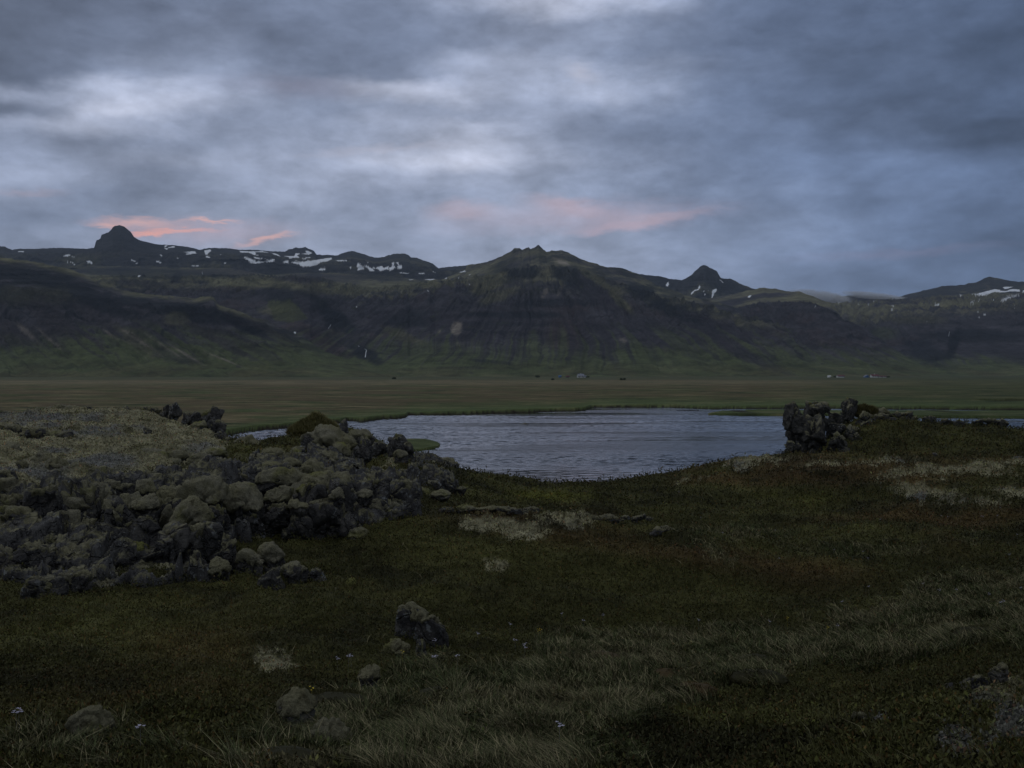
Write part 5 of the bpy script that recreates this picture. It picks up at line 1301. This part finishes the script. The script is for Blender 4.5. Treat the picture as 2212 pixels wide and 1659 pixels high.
house('farm_annex', 'low white annex at the right end of the grey roofed farmhouse', 1263.2, 1418, 3.8, 5, 2.0, .8, m_white, m_grey, False, 1)
house('gable_barn', 'bright white gable front on the left end of the grey roofed farmhouse', 1249, 1412, 3.2, 5, 3.0, 2.0, m_white, m_grey, True, 1, cat='barn')
house('shed', 'small blue shed far left of the grey roofed farmhouse', 1209.5, 1425, 3.6, 4, 1.8, 1.0, m_blue, m_blue, False, 1, cat='shed')
house('shed', 'small brown roofed shed between the blue shed and the farmhouse', 1226, 1425, 5.2, 4, 1.6, 1.0, m_darkroof, m_red, False, 1, cat='shed')
house('cottage', 'tiny white cottage, leftmost of the right hand farms', 1791, 1440, 4.2, 4, 1.7, 1.0, m_white, m_white, False, 2, cat='cottage')
house('long_house', 'long white house with a reddish roof and a row of windows', 1816, 1440, 10.4, 6, 2.3, 1.2, m_white, m_red, False, 5, cat='house')
house('gable_barn', 'blue gabled barn left of the red roofed farmhouse', 1871.5, 1440, 6.6, 7, 1.6, 2.2, m_blue, m_grey, True, 1, cat='barn')
house('farmhouse', 'white farmhouse with a crimson roof beside the blue barn', 1889, 1436, 10.5, 7, 2.6, 2.0, m_white, m_red, False, 3, True)
house('outbuilding', 'low white outbuilding with dark red roof, right of the crimson roofed farmhouse', 1901.5, 1434, 5.5, 5, 1.6, 1.0, m_white, m_red, False, 2, cat='outbuilding')
house('outbuilding', 'longest low shed with red roof at the right end of the farm', 1910, 1438, 5.6, 5, 1.5, .9, m_white, m_red, False, 2, cat='outbuilding')

# ------------------------------------------------------------------ far bushes
def bush(label, px_, Y, w, h):
    z = float(ground_at(px_, Y)[0]); e = empty('bush', ((px_ - CX) / F * Y, Y, z)); tag(e, label, 'bush')
    n = 700; d_ = rgv.normal(size=(n, 3)); d_ /= np.linalg.norm(d_, axis=1)[:, None]
    r = rgv.random(n) ** 0.4 * (1 + 0.3 * fbm3(d_ * 2 + px_, 2))
    p = d_ * r[:, None] * np.array([w / 2, w / 2.5, h / 2]) + np.array([0, 0, h * .55])
    a = rgv.normal(size=(n, 3)) * 0.45; b = rgv.normal(size=(n, 3)) * 0.45
    V_ = np.stack([p, p + a, p + b], 1).reshape(-1, 3)
    cc = np.repeat(np.array([0.05, 0.062, 0.03]) * rgv.uniform(.5, 1.6, n)[:, None], 3, 0)
    mesh_obj('crown', V_, np.arange(3 * n).reshape(-1, 3), m_leaf, e, col=cc, smooth=False)
    boxes('trunk', [(-.12, .12, -.12, .12, -.3, h * .6)], m_wood, e)
for lab, a, Y, w, h in [('dark bush on the meadow straight below the grey roofed farmhouse group, left one', 1194, 900, 2.0, 1.1), ('left bush of the dark pair on the open meadow', 1342, 880, 1.8, 1.3), ('right bush of the dark pair on the open meadow', 1349, 880, 1.7, 1.5),
                        ('dark bush at the foot of the slope near the gorge mouth', 851, 1050, 4.0, 1.6), ('dark garden shrubs at the left end of the grey roofed farm', 1161, 1430, 7, 3.0), ('low shrub touching the right end of the white annex', 1270, 1425, 4, 1.6),
                        ('bush beside the long white house', 1803, 1445, 3, 2), ('bushes behind the low red sheds', 1919, 1450, 4, 1.8)]:
    bush(lab, a, Y, w, h)
print('done', sum(len(o.data.vertices) for o in bpy.data.objects if o.type == 'MESH'))
